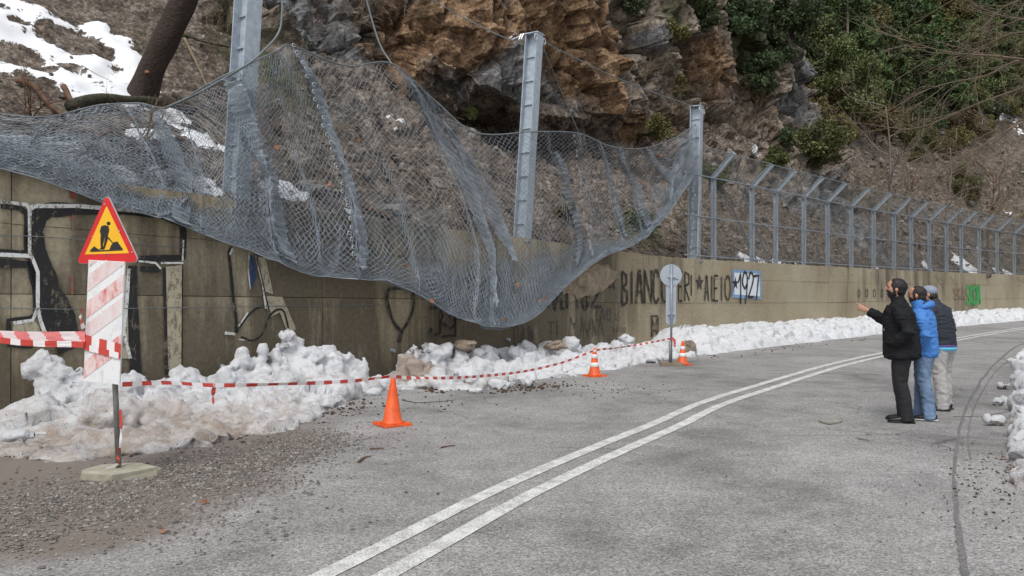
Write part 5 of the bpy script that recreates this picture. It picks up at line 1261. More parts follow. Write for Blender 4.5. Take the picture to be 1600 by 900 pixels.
def person(label, px, py, yaw, H, pose):
    g0 = gp(px, py); th = thing('person', label, 'person', g0, yaw); th.scale = (H / 1.76,) * 3
    Y0 = np.zeros(3)
    hp = np.array(pose.get('head', (0, 0)), float)               # forward shift of the head
    hs_ = pose.get('pitch', 0.); piv = np.array([-.005 + hp[0], 0, 1.53])
    hy = pose.get('hyaw', 0.)
    def hd(P):
        P = rot_y(np.asarray(P, float) + np.array([hp[0], 0, hp[1]]), hs_, piv); P = P - piv; c, s = math.cos(hy), math.sin(hy)
        return np.stack([P[:, 0] * c - P[:, 1] * s, P[:, 0] * s + P[:, 1] * c, P[:, 2]], -1) + piv
    def headed(mb): mb.V = [hd(np.concatenate(mb.V))]; return mb
    body = MB()
    hb = MB()
    loft(hb, [(.058, 0, 1.530), (.050, 0, 1.545), (.030, 0, 1.58), (.014, 0, 1.62), (.008, 0, 1.66), (.002, 0, 1.70), (-.006, 0, 1.73), (-.010, 0, 1.752)], [(.022, .022), (.044, .04), (.072, .058), (.088, .068), (.094, .074), (.095, .076), (.084, .068), (.055, .046)], n=22)
    loft(hb, [(.098, 0, 1.678), (.106, 0, 1.66), (.118, 0, 1.640), (.104, 0, 1.630)], [.008, .010, .0145, .012], n=10)
    loft(hb, [(.092, -.045, 1.683), (.098, 0, 1.688), (.092, .045, 1.683)], [.010, .012, .010], (0, 0, 1), 8)          # brow
    loft(hb, [(.092, -.020, 1.603), (.099, 0, 1.605), (.092, .020, 1.603)], [.006, .009, .006], (0, 0, 1), 8); loft(hb, [(.088, -.018, 1.592), (.095, 0, 1.590), (.088, .018, 1.592)], [.006, .008, .006], (0, 0, 1), 8)
    for sy in (-1, 1):
        blobm(hb, (-.008, sy * .080, 1.648), (.022, .010, .032)); blobm(hb, (.045, sy * .052, 1.632), (.028, .016, .022))
    headed(hb)
    for v, f in zip(hb.V, [hb.F]): body.add(v, f)
    loft(body, [(-.03, 0, 1.42), (-.02 + hp[0] * .5, 0, 1.49), (-.005 + hp[0], 0, 1.57 + hp[1])], [(.062, .062), (.056, .056), (.055, .054)])
    loft(body, [(0, 0, .90), (0, 0, 1.1), (0, 0, 1.3), (-.01, 0, 1.42)], [(.10, .145), (.095, .14), (.11, .165), (.07, .12)])
    legs = pose['legs']                                            # per side: hip, knee, ankle
    for sy, (kn, an) in zip((1, -1), legs): loft(body, [(0, sy * .085, .93), kn, an + np.array([0, 0, .02])], [.075, .052, .038], (0, 1, 0), 12)
    for sy, (sh, el, wr) in zip((1, -1), pose['arms']): loft(body, [sh, el, wr], [.045, .038, .027], (0, .3, 1), 12)
    for hnd in pose['hands']: hand(body, *hnd)
    bo = put('body', skinned(body, 'body', .0075, 'skin', 2), th)
    for sy in (-1, 1):
        mb = MB(); blobm(mb, (.083, sy * .033, 1.662), (.012, .014, .008), ICO1); headed(mb); put('eye', mb.me('eye', [M['eye_dark']], True), th)
        mb = MB(); loft(mb, [(.094, sy * .016, 1.684), (.098, sy * .034, 1.690), (.088, sy * .054, 1.683)], [.005, .0065, .004], (0, 0, 1), 6); headed(mb); put('eyebrow', mb.me('eyebrow', [M[pose['hair']]], True), th)
    if pose.get('hairstyle') != 'cap':
        mb = MB(); k = pose.get('hairk', 1.)
        blobm(mb, (-.022, 0, 1.693), (.100 * k, .085 * k, .090 * k), ICO3); blobm(mb, (-.045, 0, 1.635), (.062, .075, .075), ICO3); loft(mb, [(.02, .074, 1.69), (.018, .077, 1.65), (.015, .076, 1.615)], [.016, .014, .010], (1, 0, 0), 8); loft(mb, [(.02, -.074, 1.69), (.018, -.077, 1.65), (.015, -.076, 1.615)], [.016, .014, .010], (1, 0, 0), 8)
        headed(mb); put('hair', skinned(mb, 'hair', .007, pose['hair'], 1, .007, 26, (1, 1, 2), 5), th)
    else:
        mb = MB(); blobm(mb, (-.035, 0, 1.63), (.070, .080, .075), ICO3); headed(mb); put('hair', skinned(mb, 'hair', .008, pose['hair'], 2, .003, 40), th)
        mb = MB(); blobm(mb, (-.010, 0, 1.705), (.112, .093, .080), ICO3); headed(mb); put('cap', skinned(mb, 'cap', .008, 'cap_cloth', 3), th)
        mb = MB(); loft(mb, [(.06, 0, 1.702), (.11, 0, 1.698), (.155, 0, 1.683)], [(.008, .075), (.007, .07), (.005, .045)]); headed(mb); put('cap_peak', mb.me('cap_peak', [M['cap_cloth']], True), th)
    if pose.get('beard'):
        mb = MB(); loft(mb, [(.060, 0, 1.528), (.052, 0, 1.545), (.036, 0, 1.575), (.024, 0, 1.597)], [(.026, .026), (.050, .045), (.071, .0635), (.080, .068)], n=20)
        loft(mb, [(.089, -.030, 1.600), (.1025, 0, 1.619), (.089, .030, 1.600)], [.005, .0075, .005], (0, 0, 1), 8)
        for sy in (-1, 1): loft(mb, [(.02, sy * .066, 1.58), (.008, sy * .073, 1.615), (.006, sy * .077, 1.655)], [(.022, .008), (.016, .006), (.010, .004)], (0, 1, 0), 8)
        headed(mb); put('beard', skinned(mb, 'beard', .007, pose['hair'], 1, .002, 60), th)
    # trousers
    mb = MB(); lw = pose.get('legw', (.095, .073, .064))
    loft(mb, [(-.01, 0, .99), (-.005, 0, .90), (0, 0, .82)], [(.125, .165), (.128, .172), (.11, .155)])
    for sy, (kn, an) in zip((1, -1), legs):
        hip = np.array([0, sy * .088, .90]); th_ = (hip + kn) / 2 + np.array([.01, 0, 0]); cf = (kn + an) / 2 + np.array([-.012, 0, 0])
        loft(mb, [hip, th_, kn, cf, an + np.array([0, 0, .03]), an + np.array([-.005, 0, -.055])], [(lw[0] * 1.15, lw[0]), (lw[0], lw[0] * .92), (lw[1] * 1.03, lw[1]), (lw[1] * .98, lw[1] * .93), (lw[2], lw[2]), (lw[2] * 1.08, lw[2] * 1.05)], (0, 1, 0), 16)
    put('trousers', skinned(mb, 'trousers', .010, pose['trousers'], 3, pose.get('twr', .006), 10, (1, 1, 1.1), 3), th)
    for sy, (kn, an) in zip((1, -1), legs):
        a = pose.get('toes', (0.1, -.1))[0 if sy > 0 else 1]; d = np.array([math.cos(a), math.sin(a), 0]); sd = np.array([-d[1], d[0], 0]); f = np.array([an[0], an[1], 0])
        mb = MB(); loft(mb, [f - d * .085 + np.array([0, 0, .045]), f - d * .05 + np.array([0, 0, .052]), f + d * .03 + np.array([0, 0, .050]), f + d * .11 + np.array([0, 0, .037]), f + d * .175 + np.array([0, 0, .032]), f + d * .20 + np.array([0, 0, .028])], [(.035, .034), (.045, .040), (.044, .044), (.032, .050), (.024, .042), (.014, .024)], sd, 14)
        so_ = put('shoe', mb.me('shoe', [M['shoe_black']], True), th)
        mb = MB(); loft(mb, [f - d * .10 + np.array([0, 0, .012]), f - d * .04 + np.array([0, 0, .012]), f + d * .10 + np.array([0, 0, .012]), f + d * .18 + np.array([0, 0, .012]), f + d * .208 + np.array([0, 0, .013])], [(.012, .034), (.012, .042), (.012, .053), (.012, .044), (.01, .022)], sd, 14)
        put('sole', mb.me('sole', [M[pose.get('sole', 'shoe_black')]], True), so_)
    # jacket
    mb = MB(); t = pose['torso']; loft(mb, [(x, 0, z) for x, z, a, b in t], [(a, b) for x, z, a, b in t], n=26)
    sw = pose.get('sleeve', (.078, .066, .058, .050))
    for sy, (sh, el, wr) in zip((1, -1), pose['arms']):
        sh, el, wr = map(np.array, (sh, el, wr)); ins = sh + np.array([0, -sy * .06, -.01])
        loft(mb, [ins, sh, (sh + el) / 2 + (0, sy * .006, 0), el, (el + wr) / 2, wr], [sw[0] * .95, sw[0], sw[1] * 1.05, sw[1], sw[2] * 1.04, sw[3]], (.2, .3, 1), 16)
    jk = put('jacket', skinned(mb, 'jacket', .010, pose['jacket'], 2, pose.get('jwr', .008), 9, (.75, .75, 1.9), 11), th)
    for nm, m, fn_ in pose.get('extra', []):
        mb = MB(); fn_(mb); put(nm, mb.me(nm, [M[m]], True), jk)
    for o in th.children_recursive:                               # the whole upper body leans as one
        V = verts(o.data); V[:, 0] += pose.get('lean', 0.) * np.clip((V[:, 2] - .88) / .62, 0, None); setverts(o.data, V)
    return th
A = np.array
def collar(z0, z1, r0, r1, x0=-.01, x1=.0):
    def f(mb): loft(mb, [(x0, 0, z0), ((x0 + x1) / 2, 0, (z0 + z1) / 2), (x1, 0, z1)], [(r0, r0 * 1.05), ((r0 + r1) / 2,) * 2, (r1, r1)], n=22, cap=False)
    return f
FY = math.atan2(.44, -.90)        # facing the wall: left and away from the camera
# man pointing
person('man in a black padded jacket pointing ahead with his right hand', 1411, 659, FY - .05, 1.80, dict(
    pitch=R(8), lean=.055, head=(.025, 0), hair='hair_black', beard=True, hairk=1.05, legs=[(A([.03, .085, .49]), A([-.035, .085, .085])), (A([.05, -.095, .49]), A([.0, -.10, .085]))], toes=(.12, -.1), trousers='trouser_black', legw=(.105, .082, .076),
    arms=[((-.01, .205, 1.405), (-.10, .30, 1.13), (.075, .215, .965)), ((.03, -.20, 1.40), (.13, -.285, 1.215), (.36, -.24, 1.36))],
    hands=[((.055, .165, .955), (.9, -.3, -.45), (0, -1, 0), (.4, 0, 1), (.6, .6, .6, .6), .5, .95), ((.375, -.238, 1.372), (1, .15, .45), (-.25, .9, -.2), (-.4, .0, .9), (.06, .75, .95, 1.0), .7, 1.08)],
    torso=[(.012, .80, .205, .235), (.012, .83, .215, .242), (.006, .95, .208, .235), (.0, 1.10, .195, .195), (.0, 1.24, .186, .185), (-.005, 1.36, .166, .195), (-.012, 1.43, .125, .175), (-.012, 1.475, .095, .125), (-.008, 1.51, .082, .09)],
    jacket='jacket_black', jwr=.012, sleeve=(.088, .078, .068, .058),
    extra=[('collar', 'jacket_black', collar(1.46, 1.56, .092, .079, -.01, .008)), ('pocket', 'jacket_black', lambda mb: mb.box((.10, .225, .99), (.17, .012, .05), [[.98, .2, 0], [-.2, .98, 0], [0, 0, 1]])), ('zip_flap', 'jacket_black', lambda mb: loft(mb, [(.225, 0, .82), (.214, 0, 1.0), (.198, 0, 1.2), (.176, 0, 1.36), (.125, 0, 1.45)], [(.008, .03)] * 5))]))
# man in blue
def flash(mb):
    mb.add([(.165, .075, 1.33), (.15, .135, 1.335), (.02, .232, 1.235), (.06, .212, 1.225), (.14, .16, 1.29)], [(0, 1, 2, 3, 4)])
person('man in a bright blue hooded jacket and jeans, hand in his pocket', 1445, 655, FY - .22, 1.72, dict(
    pitch=R(4), lean=.05, head=(.04, -.01), hair='hair_brown', hairk=.97, beard=True, legs=[(A([-.0, .10, .49]), A([-.07, .10, .085])), (A([.07, -.09, .49]), A([.08, -.09, .085]))], toes=(.1, -.05), trousers='denim', legw=(.102, .080, .074), twr=.013, sole='shoe_sole',
    arms=[((-.01, .20, 1.40), (-.10, .285, 1.13), (.10, .215, .985)), ((.02, -.20, 1.40), (-.04, -.27, 1.12), (.13, -.19, 1.0))],
    hands=[((.05, .15, .985), (.9, -.3, -.5), (0, -1, 0), (.4, 0, 1), (.5, .5, .5, .5), .5, .9), ((.05, -.13, .985), (.9, .3, -.4), (0, 1, 0), (.4, 0, 1), (.5, .5, .5, .5), .5, .9)],
    torso=[(.0, .84, .155, .205), (.0, .87, .163, .212), (.0, .98, .165, .212), (.0, 1.12, .165, .185), (.0, 1.26, .165, .18), (-.005, 1.37, .150, .19), (-.012, 1.44, .115, .165), (-.01, 1.485, .088, .11)],
    jacket='jacket_blue', jwr=.014, sleeve=(.088, .080, .070, .056),
    extra=[('collar', 'jacket_blue', collar(1.44, 1.575, .098, .088, .0, .035)), ('hood', 'jacket_blue', lambda mb: loft(mb, [(-.06, -.10, 1.49), (-.115, -.05, 1.52), (-.125, 0, 1.53), (-.115, .05, 1.52), (-.06, .10, 1.49), (.0, .115, 1.47)], [.03, .045, .05, .045, .035, .02], (0, 0, 1), 12)),
           ('hood_lining', 'blue_dark', lambda mb: loft(mb, [(-.05, -.06, 1.525), (-.085, 0, 1.56), (-.05, .06, 1.525)], [.02, .032, .02], (0, 0, 1), 10)), ('white_flash', 'cloth_white', flash),
           ('shoulder_tab', 'blue_dark', lambda mb: mb.box((-.02, .235, 1.445), (.07, .05, .012), [[1, 0, 0], [0, .8, .6], [0, -.6, .8]])), ('pocket_zip', 'blue_dark', lambda mb: loft(mb, [(.10, .205, 1.18), (.06, .222, 1.08)], [.008, .008], (1, 0, 0), 6)), ('pocket_zip', 'blue_dark', lambda mb: loft(mb, [(.06, .205, .95), (.055, .205, .90)], [.007, .007], (1, 0, 0), 6))]))
# man with the cap
person('man in a grey cap, dark jacket and pale grey trousers behind the other two', 1474, 640, FY - .55, 1.74, dict(
    pitch=R(-4), lean=.10, head=(.07, -.02), hyaw=.25, hair='hair_black', hairstyle='cap', legs=[(A([-.0, .105, .49]), A([-.05, .12, .085])), (A([.05, -.10, .49]), A([.03, -.11, .085]))], toes=(.15, -.1), trousers='trouser_grey', legw=(.104, .086, .078), twr=.014, sole='shoe_black',
    arms=[((-.01, .20, 1.40), (-.05, .285, 1.10), (.05, .285, .86)), ((.0, -.20, 1.40), (.0, -.25, 1.14), (.12, -.17, .98))],
    hands=[((.058, .285, .835), (.2, -.02, -1), (-.2, -1, 0), (1, .0, .2), (.3, .35, .4, .45), .3, 1.0), ((.03, -.13, .985), (.9, .3, -.4), (0, 1, 0), (.4, 0, 1), (.5, .5, .5, .5), .5, .9)],
    torso=[(-.0, .90, .150, .195), (.0, .93, .160, .205), (.0, 1.05, .165, .21), (.0, 1.15, .165, .21), (-.005, 1.27, .162, .212), (-.012, 1.37, .148, .205), (-.012, 1.44, .112, .165), (-.005, 1.49, .085, .10)],
    jacket='jacket_navy', jwr=.012, sleeve=(.086, .078, .070, .056),
    extra=[('collar', 'jacket_navy', collar(1.45, 1.55, .09, .078, .0, .04)), ('hem_band', 'cloth_purple', lambda mb: loft(mb, [(0, 0, .895), (0, 0, .925)], [(.164, .209), (.166, .211)], n=26)), ('hem_band', 'cloth_cyan', lambda mb: loft(mb, [(0, 0, .850), (0, 0, .893)], [(.158, .203), (.163, .208)], n=26))]))

# ------------------------------------------------------------------ vegetation
def leaf_cloud(C, Rr, n, size, rr, droop=.0, flat=.0, elong=1.6):
    """n leaf faces spread over clumps with centres C and radii Rr; more of them near each clump's skin"""
    C = np.asarray(C); Rr = np.asarray(Rr); k = rr.choice(len(C), n, p=Rr ** 2 / (Rr ** 2).sum())
    d = rr.normal(size=(n, 3)); d /= np.linalg.norm(d, axis=1)[:, None]; rad = rr.random(n) ** .45
    P = C[k] + d * (Rr[k] * rad)[:, None] * np.array([1, 1, .8])
    a = rr.normal(size=(n, 3)); a[:, 2] = a[:, 2] * (1 - flat) - droop; a /= np.linalg.norm(a, axis=1)[:, None]
    b = np.cross(a, rr.normal(size=(n, 3))); b /= np.linalg.norm(b, axis=1)[:, None]
    s = size * rr.uniform(.6, 1.4, n)[:, None]
    V = np.stack([P - a * s * elong / 2, P + b * s * .38, P + a * s * elong / 2, P - b * s * .38], 1).reshape(-1, 3)
    return V, np.arange(4 * n).reshape(n, 4)
def branchy(mb, p, d, L, r, depth, rr, spread=.6, up=.1, kids=3, n=5, droop=0.):
    d = np.asarray(d, float) / np.linalg.norm(d); P = [np.asarray(p, float)]
    for k in range(4):
        d = d + rr.normal(size=3) * .13 + np.array([0, 0, up - droop]) * .25; d /= np.linalg.norm(d); P.append(P[-1] + d * L / 4)
    mb.tube(P, np.linspace(r, r * .45, 5), max(3, n), caps=False)
    if depth <= 0: return
    for k in range(kids):
        f = rr.uniform(.3, 1.); i = min(3, int(f * 4)); q = P[i] + (P[i + 1] - P[i]) * (f * 4 - i)
        nd = d + rr.normal(size=3) * spread; branchy(mb, q, nd, L * rr.uniform(.45, .75), r * .5, depth - 1, rr, spread, up, kids, max(3, n - 1), droop)
def tree_kind(kind, seed):
    rr = np.random.default_rng(seed)
    if kind == 'round':
        H = 6.5; n = 30; C = []; Q = []
        for k in range(n):
            z = rr.uniform(.22, 1.) * H; w = 2.3 * math.sin(math.pi * min(1, (z / H - .1) / .98)) ** .6; a = rr.uniform(0, 6.28); q = w * rr.random() ** .5
            C.append((q * math.cos(a), q * math.sin(a), z)); Q.append(rr.uniform(.5, 1.05))
        V, Fc = leaf_cloud(C, Q, 5200, .17, rr, .2)
    elif kind == 'pine':
        H = 9.; C = []; Q = []
        for lv in range(12):
            z = H * (.22 + .77 * lv / 11); w = 2.2 * (1 - (lv / 12) ** 1.3) + .2
            for k in range(max(2, 7 - lv // 2)): a = rr.uniform(0, 6.28); q = w * rr.uniform(.5, 1.05); C.append((q * math.cos(a), q * math.sin(a), z - q * .12 + rr.normal() * .15)); Q.append(rr.uniform(.4, .75) * (1 - .03 * lv))
        V, Fc = leaf_cloud(C, Q, 5200, .20, rr, .3, .3, 2.4)
    else:
        H = 3.6; C = []; Q = []
        for k in range(16): a = rr.uniform(0, 6.28); q = 1.5 * rr.random() ** .5; C.append((q * math.cos(a), q * math.sin(a), rr.uniform(.4, 1.) * H * (1 - .25 * q / 1.5))); Q.append(rr.uniform(.4, .8))
        V, Fc = leaf_cloud(C, Q, 3400, .14, rr, .1)
    mb = MB(); mb.tube([(0, 0, -.8), (.05, 0, H * .3), (.02, .05, H * .85)], [.16, .12, .03], 6)
    for c in C[::3]: c = np.array(c); mb.tube([(0.03, 0, max(.3, c[2] - .9)), c], [.05, .015], 4)
    return V, Fc, mb
KINDS = []
for kind, lm, lab in [('round', 'leaf_dark', 'dense dark evergreen tree on the steep hillside beyond the cliff'), ('round', 'leaf_mid', 'mid green bushy tree on the steep hillside beyond the cliff'), ('pine', 'leaf_pine', 'tall pine tree among others on the hillside beyond the cliff'),
                      ('bush', 'leaf_olive', 'yellowish green bush on the hillside beyond the cliff'), ('round', 'leaf_olive', 'olive green loose tree on the hillside beyond the cliff'), ('bush', 'leaf_dark', 'small dark bush on the hillside beyond the cliff'), ('bush', 'leaf_brown', 'brownish dry bush on the hillside beyond the cliff')]:
    for v in range(2):
        V, Fc, tb = tree_kind(kind, len(KINDS) * 7 + 1); KINDS.append((mesh('crown', V, Fc, M[lm]), tb.me('trunk', [M['bark_grey']], True), lab, 'bush' if kind == 'bush' else kind))
def plant_tree(k, p, sc, rz):
    cr, tr, lab, kd = KINDS[k]; th = thing({'bush': 'bush', 'pine': 'pine_tree', 'round': 'evergreen_tree'}[kd], lab, 'bush' if kd == 'bush' else 'tree', p, rz, lab.split(' on the')[0].split(' among')[0] + (' group of the far hillside')); th.scale = (sc, sc, sc * rng.uniform(.9, 1.15))
    put('crown', cr, th); put('trunk', tr, th); return th
rr = np.random.default_rng(77); placed = []
cand = []
for _ in range(9000):
    s = rr.uniform(33, 150); t = rr.uniform(6, 62); cand.append((s, t))
for s, t in cand:
    if len(placed) > 270: break
    if s < 37 and t < 8: continue
    p, n = hill_pt(s, t)
    if p[1] < 5: continue
    px, py = 800 + F * p[0] / p[1], 455 - F * (p[2] - CAMZ) / p[1]
    if px < 1270 or px > 1720 or py < -90: continue
    lim = np.interp(px, [1270, 1330, 1400, 1480, 1540, 1600, 1700], [235, 225, 245, 255, 225, 185, 165])     # the slide scar below stays bare
    bare = py > lim
    if bare and rr.random() > .05: continue
    dmin = 1.45 + .008 * p[1]
    if any((p[0] - q[0]) ** 2 + (p[1] - q[1]) ** 2 + (p[2] - q[2]) ** 2 < dmin ** 2 for q in placed): continue
    placed.append(p)
    r = rr.random()
    if bare: k = rr.choice([6, 7, 2, 3, 12, 13]); sc = rr.uniform(.35, .65)
    elif py > lim - 50: k = rr.choice([6, 7, 12, 13, 2, 3, 10]); sc = rr.uniform(.6, 1.0)
    elif px > 1480: k = rr.choice([2, 3, 4, 5, 4, 5, 8, 6]); sc = rr.uniform(.8, 1.15)
    else: k = rr.choice([0, 1, 4, 5, 2, 3, 8, 10, 9]); sc = rr.uniform(.75, 1.15)
    th = plant_tree(int(k), p - np.array([0, 0, .3]), sc, rr.uniform(0, 6.28))
    th['label'] = KINDS[int(k)][2].split(' on the')[0].split(' among')[0] + ' ' + ('high up' if py < 60 else 'halfway up' if py < 150 else 'low down') + ' ' + ('just right of the pale ridge' if px < 1370 else 'above the slide of bare earth' if px < 1470 else 'under the overhanging branches' if px < 1560 else 'by the right edge of the picture')
def shrub(label, px, py, size, n, lm, leaf=.07, flat=(1, 1, 1), clumps=14, seed=1, droop=0., out=.25, cat='bush', name='bush'):
    p, nn, s, t = hill_px(px, py); rr = np.random.default_rng(seed); c0 = p + nn * size * out
    th = thing(name, label, cat, p); fl = np.array(flat)
    C = []; Q = []
    for k in range(clumps): d = rr.normal(size=3); d /= np.linalg.norm(d); C.append(c0 - p + d * fl * size * rr.random() ** .5 * .75); Q.append(size * rr.uniform(.22, .42))
    V, Fc = leaf_cloud(C, Q, n, leaf, rr, droop); put('foliage', mesh('foliage', V, Fc, M[lm]), th)
    mb = MB()
    for c in C[::2]: mb.tube([(-nn * .2), np.array(c) * .5 + rr.normal(size=3) * .05, c], [.03, .02, .008], 4)
    put('stem', mb.me('stem', [M['bark_grey']], True), th)
shrub('dark green round bush behind the fence, at the cliff foot left of the bare slide', 1272, 245, 1.5, 6000, 'leaf_mid', .10, (1, 1, .8), 20, 1, 0, .3)
shrub('low green bush beside the snow-capped ledge behind the first fence posts', 1190, 250, 1.0, 3200, 'leaf_mid', .09, (1, 1, .6), 14, 2)
shrub('green bush seen through the net behind the far post', 1000, 345, .75, 3000, 'leaf_mid', .065, (1.3, 1.3, .6), 14, 3)
shrub('small mossy bush behind the net near its right seam', 880, 330, .5, 1500, 'leaf_olive', .06, (1, 1, .6), 10, 4)
shrub('green grass-like bush behind the first angled fence post', 1120, 270, .8, 2400, 'leaf_mid', .08, (1, 1, 1), 12, 5)
for i, (px, py, sz_) in enumerate([(1150, 30, 1.6), (1215, 60, 1.7), (1180, 105, 1.4), (1230, 15, 1.6), (1100, 15, 1.2)]):
    shrub(['dark ivy mass at the top of the cliff, left part', 'dark ivy mass right of the others, beside the pale rock ridge', 'dark ivy hanging lowest over the cliff face', 'dark ivy at the very top edge of the picture near the ridge', 'dark ivy clump on the cliff top nearest the brown rock'][i], px, py, sz_, 5200, 'leaf_dark', .11, (1, 1, 1.1), 18, 20 + i, .5, .15, 'ivy', 'ivy')
for i, (px, py, sz_, lm) in enumerate([(975, 10, .9, 'leaf_dark'), (1060, 40, .7, 'leaf_olive'), (1062, 130, .55, 'leaf_olive'), (1020, 190, .8, 'leaf_olive'), (730, 185, .3, 'leaf_olive'), (1230, 215, .9, 'leaf_dark'), (1300, 170, .9, 'leaf_olive')]):
    shrub(['dark shrub at the top edge above the brown cliff', 'olive shrub on the cliff right of the grey overhang', 'olive tuft on the cliff face above the far post', 'olive scrub at the cliff foot left of the far post head', 'tiny tuft on the cliff left of the middle post', 'dark shrub under the cave at the cliff foot', 'olive shrub at the right end of the pale ridge'][i], px, py, sz_, 1500, lm, .07, (1, 1, .8), 9, 40 + i, .2)
# bare twiggy shrubs
def bare_shrub(label, px, py, L, n, seed, m='twig_tan', up=.3, r=.018, spread=.5, outk=1., depth=2):
    p, nn, s, t = hill_px(px, py); rr = np.random.default_rng(seed); mb = MB()
    for k in range(n): d = nn * outk + np.array([0, 0, up]) + rr.normal(size=3) * spread; branchy(mb, rr.normal(size=3) * .15 * L * .4, d, L * rr.uniform(.6, 1.1), r, depth, rr, .5, .05, 3, 4)
    put('bare_shrub', mb.me('bare_shrub', [M[m]], True), None, label, 'bare shrub', loc=p)
BS = [(1335, 215, 2.4, 8, 'leafless tan shrub at the upper left of the bare slide'), (1390, 205, 2.6, 8, 'leafless tan shrub over the top of the slide, under the dark trees'), (1440, 235, 2.8, 9, 'leafless shrub in the middle of the upper slide'), (1480, 290, 2.4, 8, 'leafless shrub on the slide right of the grey sapling'), (1350, 300, 1.6, 7, 'leafless shrub low on the slide near the gully'), (1520, 250, 3, 9, 'leafless shrub beside the snow specks on the right slope'), (1410, 300, 1.8, 7, 'leafless shrub on the slide just left of the grey sapling'),
      (1560, 320, 2.4, 8, 'leafless shrub low on the right slope above the fence'), (1050, 150, 1.3, 9, 'dry twigs on the cliff face right of the yellow rock'), (1110, 170, 1.6, 10, 'dry twigs sprawling above the far post head'), (1150, 215, 1.6, 9, 'dry twigs at the cliff foot right of the far post'), (1010, 120, 1., 7, 'dry twigs hanging under the grey slab of the cliff'), (1180, 190, 1.5, 8, 'dry twigs left of the dark cave'), (560, 40, 1.2, 8, 'dry twigs on the cliff beside the dark cable'), (640, 25, 1.0, 7, 'dry twigs on the brown cliff right of the dark cable'), (500, 30, 1., 6, 'dry twigs on the rock right of the leaning post'), (430, 190, .9, 6, 'dry twigs behind the net right of the leaning post'), (330, 90, 1.0, 6, 'dry twigs on the slope right of the dark trunk'), (40, 175, .7, 8, 'tangle of dry twigs at the left edge above the net'), (230, 215, .7, 7, 'tangle of brown twigs under the net below the trunk')]
for i, (px, py, L, n, lab) in enumerate(BS): bare_shrub(lab, px, py, L, n, 100 + i, 'twig_tan' if i % 3 else 'wood_brown', .35, .012 if px < 1200 else .02)
def sapling(label, px, py, hgt, seed, lean=(0, 0), m='bark_grey'):
    p, nn, s, t = hill_px(px, py); rr = np.random.default_rng(seed); th = thing('bare_tree', label, 'bare tree', p)
    P = [(0, 0, -.3)] + [(lean[0] * f * hgt + .06 * hgt * .3 * rr.normal(), lean[1] * f * hgt, hgt * f) for f in (.25, .5, .75, 1.)]
    mb = MB(); mb.tube(spline(P, 14), np.linspace(.075, .025, 14), 7); put('trunk', mb.me('trunk', [M[m]], True), th)
    mb = MB(); Q = spline(P, 40)
    for k in range(11): q = Q[int(40 * rr.uniform(.4, .99))]; branchy(mb, q, np.array([rr.normal(), rr.normal() * .8, .55]), hgt * rr.uniform(.2, .42), .028, 2, rr, .5, .15, 3, 4)
    put('branches', mb.me('branches', [M[m]], True), th)
sapling('pale grey leafless sapling standing behind the fence on the slide', 1393, 395, 7.0, 1, (.02, 0))
sapling('leafless sapling with two leaning stems right of the pale grey one', 1478, 400, 6.0, 2, (.12, 0), 'bark_grey')
sapling('thin leafless sapling in the gully behind the middle of the fence', 1436, 400, 5.0, 3, (-.08, 0), 'bark_grey')
sapling('leafless sapling near the far end of the fence', 1548, 405, 5.5, 4, (.05, 0), 'wood_brown')
# overhanging bare tree, trunk beyond the right edge
def overhang():
    rr = np.random.default_rng(9); Yb = 11.; b = np.array([(1790 - 800) / F * Yb, Yb, 0.]); th = thing('bare_tree', 'leafless tree whose fine branches reach in from the upper right edge', 'bare tree', b)
    top = b + np.array([.1, .1, 7.5]); mb = MB(); mb.tube(spline([(0, 0, -.2), (.05, 0, 2.5), (-.05, .1, 5), top - b], 20), np.linspace(.2, .08, 20), 10); put('trunk', mb.me('trunk', [M['bark_grey']], True), th)
    limbs = [[(1760, 60), (1640, 35), (1570, 25), (1520, 5), (1480, -25)], [(1765, 140), (1640, 100), (1560, 88), (1490, 82), (1440, 70), (1405, 52)], [(1770, 160), (1660, 120), (1590, 140), (1520, 165), (1450, 195), (1400, 205)], [(1760, 20), (1640, -5), (1580, 5), (1545, 30)], [(1770, 120), (1650, 90), (1590, 95), (1540, 118), (1480, 130), (1420, 150)], [(1770, 190), (1660, 180), (1600, 190), (1540, 225), (1490, 250)], [(1750, 90), (1650, 60), (1600, 50), (1560, 60), (1520, 85)]]
    for i, L_ in enumerate(limbs):
        y0 = Yb - .4 + .35 * (i % 4) - .6 * (i % 2); P = [aty(px, py, y0 - .25 * k) for k, (px, py) in enumerate(L_)]; Q = spline(P, 30) - b; mb = MB(); mb.tube(Q, np.linspace(.021, .004, 30), 6)
        for k in range(19):
            j = int(rr.uniform(4, 29)); d = (Q[min(29, j + 1)] - Q[j]); d /= np.linalg.norm(d) + 1e-9
            branchy(mb, Q[j], d + rr.normal(size=3) * .38 + np.array([0, 0, -.10]), rr.uniform(.4, 1.0), .0062, 1, rr, .28, 0, 3, 3, .1)
        put('limb', mb.me('limb', [M['twig_dark']], True), th)
overhang()

